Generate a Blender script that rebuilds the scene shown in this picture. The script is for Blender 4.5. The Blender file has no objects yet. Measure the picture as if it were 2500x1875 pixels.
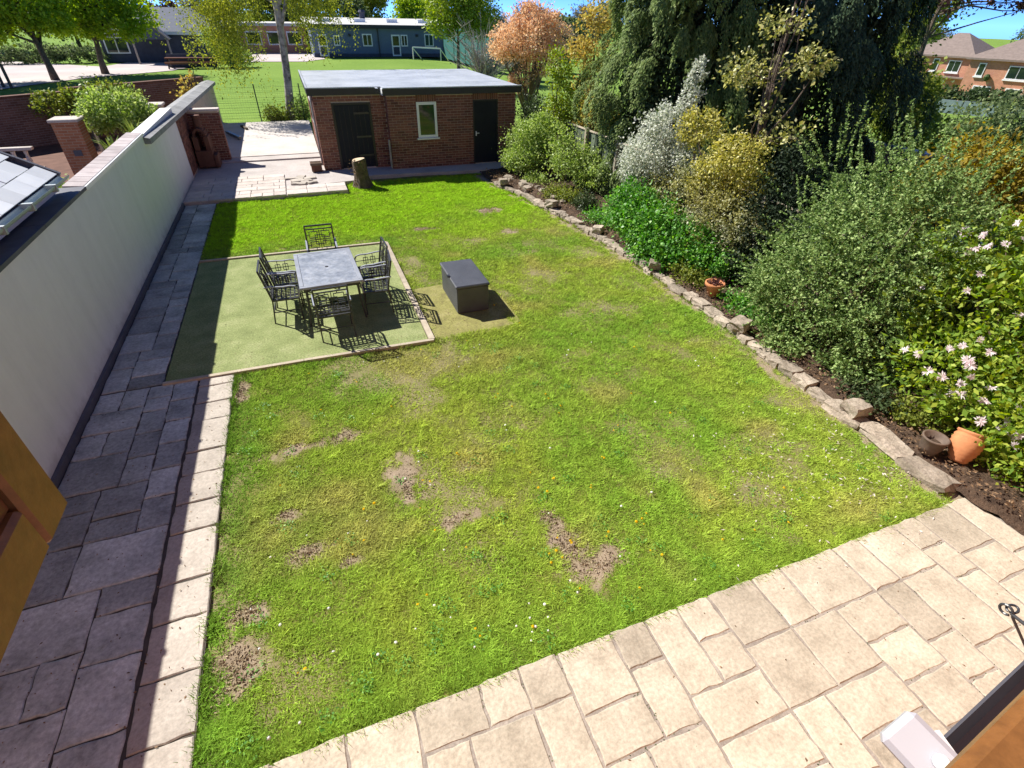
import bpy, math, random
import numpy as np
from mathutils import Vector, Matrix, Euler

random.seed(7)
RNG = np.random.default_rng(7)
scene = bpy.context.scene
col = scene.collection
rad = math.radians

# ------------------------------------------------------------------ camera
PITCH, YAW, ROLL, FPX = rad(35.904), rad(21.363), rad(-1.282), 1244.29
cp, sp = math.cos(PITCH), math.sin(PITCH)
fw = Vector((math.sin(YAW) * cp, math.cos(YAW) * cp, -sp))
rt = Vector((math.cos(YAW), -math.sin(YAW), 0))
dn = fw.cross(rt)
cr, sr = math.cos(ROLL), math.sin(ROLL)
R2 = cr * rt + sr * dn
D2 = -sr * rt + cr * dn
cam_data = bpy.data.cameras.new('camera')
cam = bpy.data.objects.new('camera', cam_data)
col.objects.link(cam)
cam.matrix_world = Matrix(((R2.x, -D2.x, -fw.x, 0), (R2.y, -D2.y, -fw.y, 0), (R2.z, -D2.z, -fw.z, 4.3), (0, 0, 0, 1)))
cam_data.sensor_width = 36
cam_data.lens = 36 * FPX / 2500
cam_data.clip_start = 0.02
cam_data.clip_end = 3000
scene.camera = cam

# ------------------------------------------------------------------ light
SUN = Vector((-0.66, 0.76, 1.0)).normalized()       # towards the sun
world = bpy.data.worlds.new('World')
scene.world = world
world.use_nodes = True
wn = world.node_tree
wn.nodes.clear()
sky = wn.nodes.new('ShaderNodeTexSky')
sky.sky_type = 'NISHITA'
sky.sun_disc = False
sky.sun_elevation = math.asin(SUN.z)
sky.sun_rotation = math.atan2(SUN.x, SUN.y)
sky.air_density = 1.0
sky.dust_density = 0.0
sky.ozone_density = 8.0
sky.altitude = 11000
bg = wn.nodes.new('ShaderNodeBackground')
bg.inputs['Strength'].default_value = 0.15
wo = wn.nodes.new('ShaderNodeOutputWorld')
wn.links.new(sky.outputs[0], bg.inputs[0])
wn.links.new(bg.outputs[0], wo.inputs[0])
sd = bpy.data.lights.new('sun', 'SUN')
sd.energy = 4.8
sd.angle = rad(0.55)
sd.color = (1.0, 0.95, 0.86)
sun = bpy.data.objects.new('sun', sd)
col.objects.link(sun)
sun.rotation_euler = SUN.to_track_quat('Z', 'Y').to_euler()
vs = scene.view_settings
vs.view_transform = 'Standard'
vs.look = 'None'
vs.exposure = 0.88
vs.gamma = 1.0
scene.cycles.max_bounces = 6
scene.cycles.diffuse_bounces = 3
scene.cycles.glossy_bounces = 2
scene.cycles.transmission_bounces = 3
scene.cycles.transparent_max_bounces = 6
scene.cycles.use_denoising = True

# ------------------------------------------------------------------ materials
MATS = {}


class NT:
    def __init__(s, name):
        s.m = bpy.data.materials.new(name)
        s.m.use_nodes = True
        s.t = s.m.node_tree
        s.t.nodes.clear()
        s.out = s.t.nodes.new('ShaderNodeOutputMaterial')

    def n(s, typ, **kw):
        nd = s.t.nodes.new('ShaderNode' + typ)
        for k, v in kw.items():
            if k.startswith('i_'):
                nd.inputs[k[2:].replace('_', ' ')].default_value = v
            else:
                setattr(nd, k, v)
        return nd

    def l(s, a, b):
        s.t.links.new(a, b)


def rgb(c):
    return (c[0], c[1], c[2], 1)


def ramp(nt, fac, stops):
    r = nt.n('ValToRGB')
    e = r.color_ramp.elements
    while len(e) < len(stops):
        e.new(0.5)
    for i, (p, c) in enumerate(stops):
        e[i].position = p
        e[i].color = rgb(c)
    nt.l(fac, r.inputs[0])
    return r.outputs[0]


def mixc(nt, fac, a, b, mode='MIX'):
    m = nt.n('Mix', data_type='RGBA', blend_type=mode)
    for sock, v in ((m.inputs[0], fac), (m.inputs[6], a), (m.inputs[7], b)):
        if isinstance(v, (int, float)):
            sock.default_value = v
        elif isinstance(v, tuple):
            sock.default_value = rgb(v)
        else:
            nt.l(v, sock)
    return m.outputs[2]


def coords(nt, kind='Object', obj_random=False):
    tc = nt.n('TexCoord')
    o = tc.outputs[kind]
    if obj_random:
        oi = nt.n('ObjectInfo')
        mm = nt.n('VectorMath', operation='MULTIPLY_ADD')
        cx = nt.n('CombineXYZ')
        nt.l(oi.outputs['Random'], cx.inputs[0])
        nt.l(oi.outputs['Random'], cx.inputs[1])
        mm.inputs[1].default_value = (37, 51, 13)
        nt.l(cx.outputs[0], mm.inputs[0])
        nt.l(o, mm.inputs[2])
        o = mm.outputs[0]
    return o


def noise(nt, vec, scale, detail=4, rough=0.55, dist=0.0):
    t = nt.n('TexNoise')
    t.inputs['Scale'].default_value = scale
    t.inputs['Detail'].default_value = detail
    t.inputs['Roughness'].default_value = rough
    t.inputs['Distortion'].default_value = dist
    nt.l(vec, t.inputs['Vector'])
    return t.outputs[0]


def rock_mat(name, stops, scale=6, rough=0.85, bump=0.4, bscale=25, spec=0.3, tint=0.0, kind='Object', fine=None, metallic=0.0, bdist=0.01):
    """A general mottled surface: noise through a colour ramp, a fine second noise, relief and per-object tint."""
    nt = NT(name)
    v = coords(nt, kind, obj_random=tint > 0)
    c = ramp(nt, noise(nt, v, scale, 6, 0.6), stops)
    if fine:
        f = noise(nt, v, fine[0], 3, 0.7)
        c = mixc(nt, fine[1], c, ramp(nt, f, [(0.3, (0.25, 0.25, 0.25)), (0.7, (0.8, 0.8, 0.8))]), 'OVERLAY')
    if tint > 0:
        oi = nt.n('ObjectInfo')
        mr = nt.n('MapRange')
        mr.inputs[3].default_value = 1 - tint
        mr.inputs[4].default_value = 1 + tint
        nt.l(oi.outputs['Random'], mr.inputs[0])
        mul = nt.n('VectorMath', operation='SCALE')
        nt.l(c, mul.inputs[0])
        nt.l(mr.outputs[0], mul.inputs['Scale'])
        c = mul.outputs[0]
    b = nt.n('BsdfPrincipled')
    b.inputs['Roughness'].default_value = rough
    b.inputs['Specular IOR Level'].default_value = spec
    b.inputs['Metallic'].default_value = metallic
    nt.l(c, b.inputs['Base Color'])
    if bump > 0:
        bp = nt.n('Bump')
        bp.inputs['Strength'].default_value = bump
        bp.inputs['Distance'].default_value = bdist
        nt.l(noise(nt, v, bscale, 6, 0.65), bp.inputs['Height'])
        nt.l(bp.outputs[0], b.inputs['Normal'])
    nt.l(b.outputs[0], nt.out.inputs[0])
    MATS[name] = nt.m
    return nt.m


def plain(name, c, rough=0.6, spec=0.4, metallic=0.0, var=0.12, vscale=3.0):
    a = tuple(x * (1 - var) for x in c)
    d = tuple(min(1, x * (1 + var)) for x in c)
    return rock_mat(name, [(0.35, a), (0.65, d)], vscale, rough, 0.0, spec=spec, metallic=metallic)


def leaf_mat(name, stops, trans=0.3, gloss=0.12, patch=None, pscale=1.5):
    """Leaves: colour differs from leaf to leaf (stops), with optional larger patches of another colour; thin, so some light passes."""
    nt = NT(name)
    geo = nt.n('NewGeometry')
    c = ramp(nt, geo.outputs['Random Per Island'], stops)
    if patch:
        f = noise(nt, coords(nt), pscale, 2, 0.5)
        fr = nt.n('MapRange')
        fr.inputs[1].default_value = 0.45
        fr.inputs[2].default_value = 0.6
        nt.l(f, fr.inputs[0])
        c = mixc(nt, fr.outputs[0], c, mixc(nt, 0.75, c, patch))
    d = nt.n('BsdfDiffuse')
    tr = nt.n('BsdfTranslucent')
    nt.l(c, d.inputs[0])
    hs = nt.n('HueSaturation')
    hs.inputs['Saturation'].default_value = 1.15
    hs.inputs['Value'].default_value = 1.15
    nt.l(c, hs.inputs['Color'])
    nt.l(hs.outputs[0], tr.inputs[0])
    m1 = nt.n('MixShader')
    m1.inputs[0].default_value = trans
    nt.l(d.outputs[0], m1.inputs[1])
    nt.l(tr.outputs[0], m1.inputs[2])
    g = nt.n('BsdfGlossy')
    g.inputs['Roughness'].default_value = 0.5
    g.inputs['Color'].default_value = (0.9, 0.95, 0.9, 1)
    lw = nt.n('LayerWeight')
    lw.inputs[0].default_value = 0.25
    mu = nt.n('Math', operation='MULTIPLY_ADD')
    mu.inputs[1].default_value = gloss * 0.3
    mu.inputs[2].default_value = gloss * 0.06
    nt.l(lw.outputs['Fresnel'], mu.inputs[0])
    m2 = nt.n('MixShader')
    nt.l(mu.outputs[0], m2.inputs[0])
    nt.l(m1.outputs[0], m2.inputs[1])
    nt.l(g.outputs[0], m2.inputs[2])
    nt.l(m2.outputs[0], nt.out.inputs[0])
    MATS[name] = nt.m
    return nt.m


def attr_mat(name, attr, trans=0.25, jitter=0.25, gloss=0.04):
    """Grass: the colour of each blade is stored with the blade, with a small difference from blade to blade."""
    nt = NT(name)
    a = nt.n('Attribute', attribute_name=attr)
    geo = nt.n('NewGeometry')
    mr = nt.n('MapRange')
    mr.inputs[3].default_value = 1 - jitter
    mr.inputs[4].default_value = 1 + jitter
    nt.l(geo.outputs['Random Per Island'], mr.inputs[0])
    mul = nt.n('VectorMath', operation='SCALE')
    nt.l(a.outputs['Color'], mul.inputs[0])
    nt.l(mr.outputs[0], mul.inputs['Scale'])
    d = nt.n('BsdfDiffuse')
    tr = nt.n('BsdfTranslucent')
    nt.l(mul.outputs[0], d.inputs[0])
    nt.l(mul.outputs[0], tr.inputs[0])
    m1 = nt.n('MixShader')
    m1.inputs[0].default_value = trans
    nt.l(d.outputs[0], m1.inputs[1])
    nt.l(tr.outputs[0], m1.inputs[2])
    nt.l(m1.outputs[0], nt.out.inputs[0])
    MATS[name] = nt.m
    return nt.m


# stone, mortar, soil
rock_mat('patio_stone', [(0.22, (0.27, 0.23, 0.175)), (0.42, (0.385, 0.335, 0.26)), (0.6, (0.455, 0.40, 0.315)), (0.8, (0.51, 0.455, 0.37))], 3.2, 0.85, 0.4, 16, tint=0.16, fine=(34, 0.4))
rock_mat('path_stone', [(0.25, (0.18, 0.19, 0.18)), (0.42, (0.33, 0.345, 0.33)), (0.6, (0.445, 0.46, 0.44)), (0.8, (0.53, 0.545, 0.52))], 2.2, 0.85, 0.5, 14, tint=0.35, fine=(24, 0.5))
rock_mat('edge_stone', [(0.25, (0.31, 0.275, 0.235)), (0.55, (0.43, 0.385, 0.335)), (0.8, (0.50, 0.455, 0.40))], 3.0, 0.8, 0.4, 14, tint=0.1, fine=(30, 0.35))
rock_mat('terrace_stone', [(0.25, (0.42, 0.365, 0.33)), (0.55, (0.53, 0.47, 0.43)), (0.8, (0.58, 0.53, 0.49))], 3.0, 0.8, 0.25, 20, tint=0.12, fine=(30, 0.25))
rock_mat('mortar', [(0.3, (0.20, 0.17, 0.145)), (0.7, (0.36, 0.315, 0.27))], 5, 0.95, 0.4, 60, fine=(60, 0.4))
rock_mat('path_joint', [(0.3, (0.05, 0.045, 0.04)), (0.7, (0.11, 0.095, 0.08))], 6, 0.95, 0.4, 60)
rock_mat('concrete', [(0.3, (0.47, 0.43, 0.40)), (0.7, (0.60, 0.56, 0.53))], 1.2, 0.9, 0.2, 40, fine=(25, 0.3))
rock_mat('grey_concrete', [(0.3, (0.38, 0.345, 0.33)), (0.7, (0.50, 0.46, 0.44))], 1.5, 0.9, 0.3, 40, fine=(30, 0.3))
rock_mat('soil', [(0.3, (0.035, 0.022, 0.015)), (0.7, (0.11, 0.07, 0.045))], 9, 0.95, 1.0, 22, fine=(50, 0.5), bdist=0.04)
rock_mat('stone', [(0.25, (0.17, 0.14, 0.11)), (0.5, (0.31, 0.26, 0.205)), (0.8, (0.43, 0.37, 0.30))], 4, 0.9, 0.8, 18, tint=0.25, fine=(30, 0.6), bdist=0.02)
rock_mat('coping', [(0.3, (0.20, 0.205, 0.21)), (0.7, (0.31, 0.315, 0.32))], 3, 0.85, 0.3, 30, tint=0.1, fine=(30, 0.3))
rock_mat('lead', [(0.3, (0.07, 0.072, 0.09)), (0.7, (0.12, 0.125, 0.15))], 3, 0.6, 0.2, 12)
rock_mat('ledge_tile', [(0.3, (0.36, 0.31, 0.31)), (0.7, (0.50, 0.45, 0.45))], 5, 0.85, 0.3, 30, tint=0.15)
rock_mat('slate', [(0.3, (0.60, 0.63, 0.67)), (0.7, (0.72, 0.75, 0.78))], 2, 0.6, 0.15, 18, tint=0.12, spec=0.4)
rock_mat('felt', [(0.2, (0.22, 0.245, 0.28)), (0.5, (0.36, 0.39, 0.435)), (0.8, (0.48, 0.51, 0.56))], 1.1, 0.5, 0.3, 60, spec=0.45, fine=(20, 0.3))
rock_mat('tarmac', [(0.3, (0.42, 0.36, 0.36)), (0.7, (0.55, 0.49, 0.48))], 0.3, 0.95, 0.0)
rock_mat('terracotta', [(0.3, (0.42, 0.16, 0.07)), (0.7, (0.56, 0.25, 0.11))], 7, 0.8, 0.3, 40)
rock_mat('dark_pot', [(0.3, (0.09, 0.065, 0.05)), (0.7, (0.17, 0.12, 0.09))], 8, 0.7, 0.3, 40)
rock_mat('bark', [(0.3, (0.06, 0.045, 0.035)), (0.7, (0.17, 0.13, 0.10))], 12, 0.95, 1.0, 30, bdist=0.03)
rock_mat('twig', [(0.3, (0.10, 0.075, 0.055)), (0.7, (0.20, 0.15, 0.11))], 12, 0.9, 0.3, 30)
rock_mat('grey_twig', [(0.3, (0.24, 0.21, 0.19)), (0.7, (0.38, 0.34, 0.31))], 12, 0.9, 0.0)
rock_mat('birch_bark', [(0.35, (0.10, 0.09, 0.085)), (0.47, (0.30, 0.27, 0.25)), (0.6, (0.44, 0.41, 0.38))], 4, 0.85, 0.5, 20)
rock_mat('cut_wood', [(0.3, (0.50, 0.38, 0.25)), (0.7, (0.66, 0.54, 0.38))], 10, 0.85, 0.3, 30)
rock_mat('timber', [(0.3, (0.34, 0.29, 0.22)), (0.7, (0.47, 0.41, 0.32))], 6, 0.9, 0.4, 30, tint=0.12)
rock_mat('fence_green', [(0.3, (0.075, 0.10, 0.075)), (0.7, (0.14, 0.17, 0.115))], 5, 0.85, 0.4, 20, tint=0.3)
rock_mat('moss', [(0.25, (0.15, 0.13, 0.055)), (0.5, (0.23, 0.22, 0.07)), (0.75, (0.30, 0.27, 0.12))], 4, 0.95, 0.8, 40, fine=(40, 0.6))
rock_mat('turf_mat', [(0.25, (0.165, 0.20, 0.08)), (0.5, (0.235, 0.275, 0.115)), (0.72, (0.31, 0.335, 0.165)), (0.85, (0.40, 0.385, 0.235))], 2.6, 0.95, 0.9, 90, spec=0.1, fine=(40, 0.7))
rock_mat('table_top', [(0.3, (0.17, 0.19, 0.23)), (0.5, (0.25, 0.275, 0.32)), (0.7, (0.37, 0.39, 0.43))], 5, 0.35, 0.1, 20, spec=0.5, fine=(18, 0.4))
rock_mat('brown_brick_wall', [(0.3, (0.10, 0.045, 0.032)), (0.7, (0.17, 0.085, 0.06))], 3, 0.9, 0.2, 40)
rock_mat('window_wood', [(0.3, (0.17, 0.068, 0.018)), (0.5, (0.23, 0.095, 0.026)), (0.7, (0.25, 0.11, 0.03))], 9, 0.42, 0.12, 60, spec=0.4, fine=(40, 0.35))
plain('dark_wood', (0.16, 0.055, 0.02), 0.4)
plain('black_paint', (0.018, 0.019, 0.022), 0.45, 0.4)
plain('door_black', (0.017, 0.020, 0.026), 0.6, 0.15)
plain('fascia', (0.025, 0.026, 0.03), 0.5)
plain('upvc', (0.78, 0.79, 0.80), 0.35, 0.5, var=0.03)
plain('lamp_white', (0.40, 0.395, 0.43), 0.4, 0.5, var=0.02)
plain('iron', (0.035, 0.036, 0.04), 0.38, 0.5)
plain('table_frame', (0.30, 0.32, 0.36), 0.35, 0.5)
plain('gutter', (0.075, 0.082, 0.10), 0.35, 0.5)
plain('gutter_grey', (0.36, 0.42, 0.44), 0.45, 0.5)
rock_mat('box_grey', [(0.3, (0.05, 0.054, 0.066)), (0.7, (0.078, 0.084, 0.10))], 3, 0.5, 0.4, 160, spec=0.4)
plain('green_metal', (0.02, 0.06, 0.035), 0.5)
plain('school_blue', (0.135, 0.175, 0.25), 0.75, 0.2, var=0.05)
plain('school_dark', (0.07, 0.075, 0.10), 0.8, 0.2)
plain('school_roof', (0.52, 0.52, 0.50), 0.75, 0.2)
plain('dark_roof', (0.085, 0.10, 0.14), 0.7, 0.2)
plain('house_roof', (0.22, 0.175, 0.155), 0.85, 0.2)
plain('blue_tarp', (0.02, 0.045, 0.12), 0.5, 0.4)
plain('green_net', (0.05, 0.16, 0.15), 0.8, 0.1)


def glass_mat():
    nt = NT('glass')
    b = nt.n('BsdfPrincipled')
    b.inputs['Base Color'].default_value = (0.015, 0.03, 0.022, 1)
    b.inputs['Roughness'].default_value = 0.04
    b.inputs['Specular IOR Level'].default_value = 0.6
    nt.l(b.outputs[0], nt.out.inputs[0])
    MATS['glass'] = nt.m


glass_mat()


def brick_mat(name, stops, per):
    nt = NT(name)
    if per == 'object':
        f = nt.n('ObjectInfo').outputs['Random']
    else:
        f = nt.n('NewGeometry').outputs['Random Per Island']
    c = ramp(nt, f, stops)
    v = coords(nt, 'Object')
    c = mixc(nt, 0.35, c, ramp(nt, noise(nt, v, 30, 4, 0.7), [(0.3, (0.3, 0.3, 0.3)), (0.7, (0.75, 0.75, 0.75))]), 'OVERLAY')
    b = nt.n('BsdfPrincipled')
    b.inputs['Roughness'].default_value = 0.9
    b.inputs['Specular IOR Level'].default_value = 0.2
    nt.l(c, b.inputs['Base Color'])
    nt.l(b.outputs[0], nt.out.inputs[0])
    MATS[name] = nt.m


BR = [(0.0, (0.11, 0.048, 0.038)), (0.3, (0.18, 0.077, 0.057)), (0.7, (0.25, 0.112, 0.08)), (1.0, (0.15, 0.075, 0.065))]
brick_mat('brick', BR, 'object')
brick_mat('brick_joined', BR, 'island')
brick_mat('soldier', [(0.0, (0.13, 0.06, 0.045)), (1.0, (0.22, 0.10, 0.07))], 'object')
rock_mat('brick_mortar', [(0.3, (0.42, 0.34, 0.28)), (0.7, (0.56, 0.47, 0.39))], 6, 0.95, 0.3, 60)


def far_brick(name, c1, c2, mortar, scale=1.0):
    """Brickwork too far off to tell the bricks apart."""
    nt = NT(name)
    v = coords(nt, 'Object')
    mp = nt.n('Mapping')
    mp.inputs['Rotation'].default_value = (rad(90), 0, 0)
    nt.l(v, mp.inputs[0])
    bt = nt.n('TexBrick')
    bt.inputs['Color1'].default_value = rgb(c1)
    bt.inputs['Color2'].default_value = rgb(c2)
    bt.inputs['Mortar'].default_value = rgb(mortar)
    bt.inputs['Scale'].default_value = scale
    bt.inputs['Brick Width'].default_value = 0.235
    bt.inputs['Row Height'].default_value = 0.075
    bt.inputs['Mortar Size'].default_value = 0.008
    nt.l(mp.outputs[0], bt.inputs[0])
    c = mixc(nt, 0.4, bt.outputs[0], ramp(nt, noise(nt, v, 1.5, 5), [(0.3, (0.3, 0.3, 0.3)), (0.7, (0.7, 0.7, 0.7))]), 'OVERLAY')
    b = nt.n('BsdfPrincipled')
    b.inputs['Roughness'].default_value = 0.9
    b.inputs['Specular IOR Level'].default_value = 0.15
    nt.l(c, b.inputs['Base Color'])
    nt.l(b.outputs[0], nt.out.inputs[0])
    MATS[name] = nt.m


far_brick('old_brick', (0.15, 0.07, 0.055), (0.22, 0.115, 0.09), (0.24, 0.19, 0.17))
far_brick('pillar_brick', (0.33, 0.13, 0.07), (0.42, 0.19, 0.10), (0.38, 0.28, 0.20))
far_brick('pink_brick', (0.30, 0.19, 0.15), (0.36, 0.24, 0.19), (0.40, 0.33, 0.28))
far_brick('house_brick', (0.46, 0.20, 0.13), (0.52, 0.25, 0.16), (0.48, 0.30, 0.22))


def ground_mat(name, stops, scale, stripes=0.0, fine=(9, 0.5)):
    nt = NT(name)
    v = coords(nt, 'Object')
    c = ramp(nt, noise(nt, v, scale, 5, 0.6), stops)
    c = mixc(nt, fine[1], c, ramp(nt, noise(nt, v, fine[0], 4, 0.75), [(0.3, (0.3, 0.3, 0.3)), (0.7, (0.72, 0.72, 0.72))]), 'OVERLAY')
    if stripes:
        w = nt.n('TexWave', bands_direction='Y')
        w.inputs['Scale'].default_value = 0.33
        w.inputs['Distortion'].default_value = 1.5
        w.inputs['Detail'].default_value = 2
        nt.l(v, w.inputs[0])
        c = mixc(nt, stripes, c, ramp(nt, w.outputs[1], [(0.2, (0.38, 0.40, 0.36)), (0.8, (0.60, 0.60, 0.58))]), 'OVERLAY')
    b = nt.n('BsdfPrincipled')
    b.inputs['Roughness'].default_value = 0.95
    b.inputs['Specular IOR Level'].default_value = 0.05
    nt.l(c, b.inputs['Base Color'])
    bp = nt.n('Bump')
    bp.inputs['Strength'].default_value = 0.6
    bp.inputs['Distance'].default_value = 0.03
    nt.l(noise(nt, v, 30, 5, 0.7), bp.inputs['Height'])
    nt.l(bp.outputs[0], b.inputs['Normal'])
    nt.l(b.outputs[0], nt.out.inputs[0])
    MATS[name] = nt.m


ground_mat('field_grass', [(0.3, (0.14, 0.235, 0.045)), (0.7, (0.20, 0.30, 0.065))], 0.12, 0.5, (3.0, 0.3))

# leaves: their own colours, except the shade ones, which have shade painted in
leaf_mat('leaf_coton', [(0, (0.07, 0.13, 0.035)), (0.5, (0.20, 0.31, 0.09)), (1, (0.43, 0.54, 0.22))], 0.28, 0.06)
leaf_mat('leaf_yew_shade', [(0, (0.010, 0.018, 0.010)), (0.5, (0.020, 0.034, 0.018)), (1, (0.04, 0.058, 0.03))], 0.1, 0.05)  # near-black: deep shade painted into the leaf colour
leaf_mat('leaf_bright', [(0, (0.06, 0.19, 0.03)), (0.6, (0.14, 0.35, 0.055)), (1, (0.27, 0.50, 0.085))], 0.42, 0.15)
leaf_mat('leaf_white', [(0, (0.16, 0.20, 0.10)), (0.3, (0.46, 0.50, 0.38)), (0.7, (0.70, 0.72, 0.62)), (1, (0.82, 0.83, 0.76))], 0.35, 0.1)
leaf_mat('leaf_mottled', [(0, (0.08, 0.10, 0.035)), (0.45, (0.24, 0.26, 0.11)), (0.75, (0.52, 0.52, 0.32)), (1, (0.72, 0.72, 0.60))], 0.38, 0.08, patch=(0.40, 0.37, 0.10))
leaf_mat('leaf_gold', [(0, (0.14, 0.16, 0.035)), (0.35, (0.42, 0.40, 0.08)), (0.7, (0.66, 0.60, 0.16)), (1, (0.80, 0.76, 0.42))], 0.42, 0.08)
leaf_mat('leaf_holly', [(0, (0.05, 0.07, 0.025)), (0.35, (0.22, 0.24, 0.06)), (0.7, (0.52, 0.50, 0.15)), (1, (0.72, 0.68, 0.36))], 0.35, 0.15)
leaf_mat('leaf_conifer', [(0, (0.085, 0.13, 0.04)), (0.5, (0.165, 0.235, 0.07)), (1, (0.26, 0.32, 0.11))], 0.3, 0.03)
leaf_mat('leaf_conifer_shade', [(0, (0.03, 0.052, 0.03)), (0.5, (0.06, 0.095, 0.05)), (1, (0.10, 0.14, 0.07))], 0.15, 0.03)  # shaded copy of the conifer leaves, shade painted into the colour
leaf_mat('leaf_magnolia', [(0, (0.10, 0.20, 0.02)), (0.5, (0.24, 0.36, 0.035)), (1, (0.46, 0.53, 0.08))], 0.45, 0.15)
leaf_mat('petal', [(0, (0.66, 0.50, 0.55)), (0.5, (0.80, 0.68, 0.72)), (1, (0.86, 0.80, 0.82))], 0.4, 0.02)
leaf_mat('leaf_salmon', [(0, (0.62, 0.35, 0.20)), (0.5, (0.78, 0.52, 0.32)), (1, (0.85, 0.67, 0.47))], 0.45, 0.03)
leaf_mat('leaf_orange', [(0, (0.42, 0.28, 0.08)), (0.5, (0.55, 0.42, 0.12)), (1, (0.60, 0.56, 0.18))], 0.42, 0.05)
leaf_mat('leaf_lolli', [(0, (0.15, 0.24, 0.05)), (0.5, (0.34, 0.46, 0.10)), (1, (0.52, 0.60, 0.24))], 0.45, 0.1)
leaf_mat('leaf_fresh', [(0, (0.14, 0.21, 0.025)), (0.5, (0.26, 0.35, 0.035)), (1, (0.38, 0.44, 0.07))], 0.4, 0.15)
leaf_mat('leaf_tree', [(0, (0.18, 0.28, 0.03)), (0.5, (0.30, 0.42, 0.045)), (1, (0.42, 0.52, 0.08))], 0.55, 0.05)
leaf_mat('leaf_birch', [(0, (0.17, 0.20, 0.035)), (0.5, (0.32, 0.35, 0.055)), (1, (0.46, 0.47, 0.10))], 0.45, 0.05)
leaf_mat('leaf_far', [(0, (0.09, 0.13, 0.055)), (0.5, (0.15, 0.20, 0.085)), (1, (0.23, 0.27, 0.13))], 0.35, 0.05)
leaf_mat('leaf_far_grey', [(0, (0.12, 0.12, 0.09)), (0.5, (0.18, 0.175, 0.13)), (1, (0.25, 0.24, 0.18))], 0.3, 0.05)
leaf_mat('leaf_plum', [(0, (0.05, 0.022, 0.026)), (0.5, (0.10, 0.045, 0.045)), (1, (0.16, 0.08, 0.075))], 0.25, 0.1)
leaf_mat('leaf_amber', [(0, (0.15, 0.12, 0.02)), (0.5, (0.31, 0.24, 0.035)), (1, (0.46, 0.36, 0.06))], 0.4, 0.05)
leaf_mat('leaf_olive', [(0, (0.10, 0.14, 0.025)), (0.5, (0.21, 0.26, 0.045)), (1, (0.34, 0.37, 0.08))], 0.4, 0.08)
leaf_mat('leaf_dark', [(0, (0.03, 0.05, 0.02)), (0.5, (0.06, 0.095, 0.035)), (1, (0.11, 0.15, 0.06))], 0.3, 0.12)
leaf_mat('leaf_flax', [(0, (0.12, 0.19, 0.04)), (1, (0.30, 0.35, 0.09))], 0.3, 0.25)
leaf_mat('leaf_litter', [(0, (0.10, 0.06, 0.035)), (0.5, (0.19, 0.12, 0.07)), (1, (0.33, 0.22, 0.13))], 0.1, 0.05)
leaf_mat('crumb', [(0, (0.20, 0.155, 0.10)), (0.5, (0.30, 0.24, 0.16)), (1, (0.42, 0.34, 0.22))], 0.1, 0.0)
leaf_mat('fallen_petal', [(0, (0.45, 0.38, 0.33)), (1, (0.75, 0.70, 0.66))], 0.2, 0.05)
leaf_mat('dandelion_yellow', [(0, (0.62, 0.38, 0.01)), (1, (0.75, 0.52, 0.02))], 0.2, 0.0)
leaf_mat('daisy_white', [(0, (0.75, 0.75, 0.72)), (1, (0.85, 0.85, 0.83))], 0.2, 0.0)
attr_mat('grass_blade', 'tone', 0.3, 0.35)


def wall_mat():
    nt = NT('render_white')
    v = coords(nt, 'Object')
    mp = nt.n('Mapping')
    mp.inputs['Scale'].default_value = (1, 1.6, 0.16)
    nt.l(v, mp.inputs[0])
    st_ = noise(nt, mp.outputs[0], 2.2, 5, 0.65)
    c = mixc(nt, 0.55, (0.72, 0.725, 0.745), ramp(nt, st_, [(0.3, (0.66, 0.665, 0.68)), (0.62, (0.76, 0.765, 0.78))]))
    c = mixc(nt, 0.25, c, ramp(nt, noise(nt, v, 5, 6, 0.7), [(0.35, (0.40, 0.40, 0.40)), (0.6, (0.6, 0.6, 0.6))]), 'OVERLAY')
    # splashed dirt along the foot of the wall
    sp_ = nt.n('SeparateXYZ')
    nt.l(v, sp_.inputs[0])
    ad = nt.n('Math', operation='MULTIPLY_ADD')
    ad.inputs[1].default_value = 0.5
    nt.l(noise(nt, v, 3.5, 5, 0.7), ad.inputs[0])
    nt.l(sp_.outputs[2], ad.inputs[2])
    dr = nt.n('MapRange')
    dr.inputs[1].default_value = 0.28
    dr.inputs[2].default_value = 0.5
    dr.inputs[3].default_value = 0.55
    dr.inputs[4].default_value = 0.0
    nt.l(ad.outputs[0], dr.inputs[0])
    c = mixc(nt, dr.outputs[0], c, (0.27, 0.255, 0.235))
    b = nt.n('BsdfPrincipled')
    b.inputs['Roughness'].default_value = 0.92
    b.inputs['Specular IOR Level'].default_value = 0.1
    nt.l(c, b.inputs['Base Color'])
    bp = nt.n('Bump')
    bp.inputs['Strength'].default_value = 0.12
    bp.inputs['Distance'].default_value = 0.004
    nt.l(noise(nt, v, 110, 3, 0.6), bp.inputs['Height'])
    nt.l(bp.outputs[0], b.inputs['Normal'])
    nt.l(b.outputs[0], nt.out.inputs[0])
    MATS['render_white'] = nt.m


wall_mat()


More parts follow.
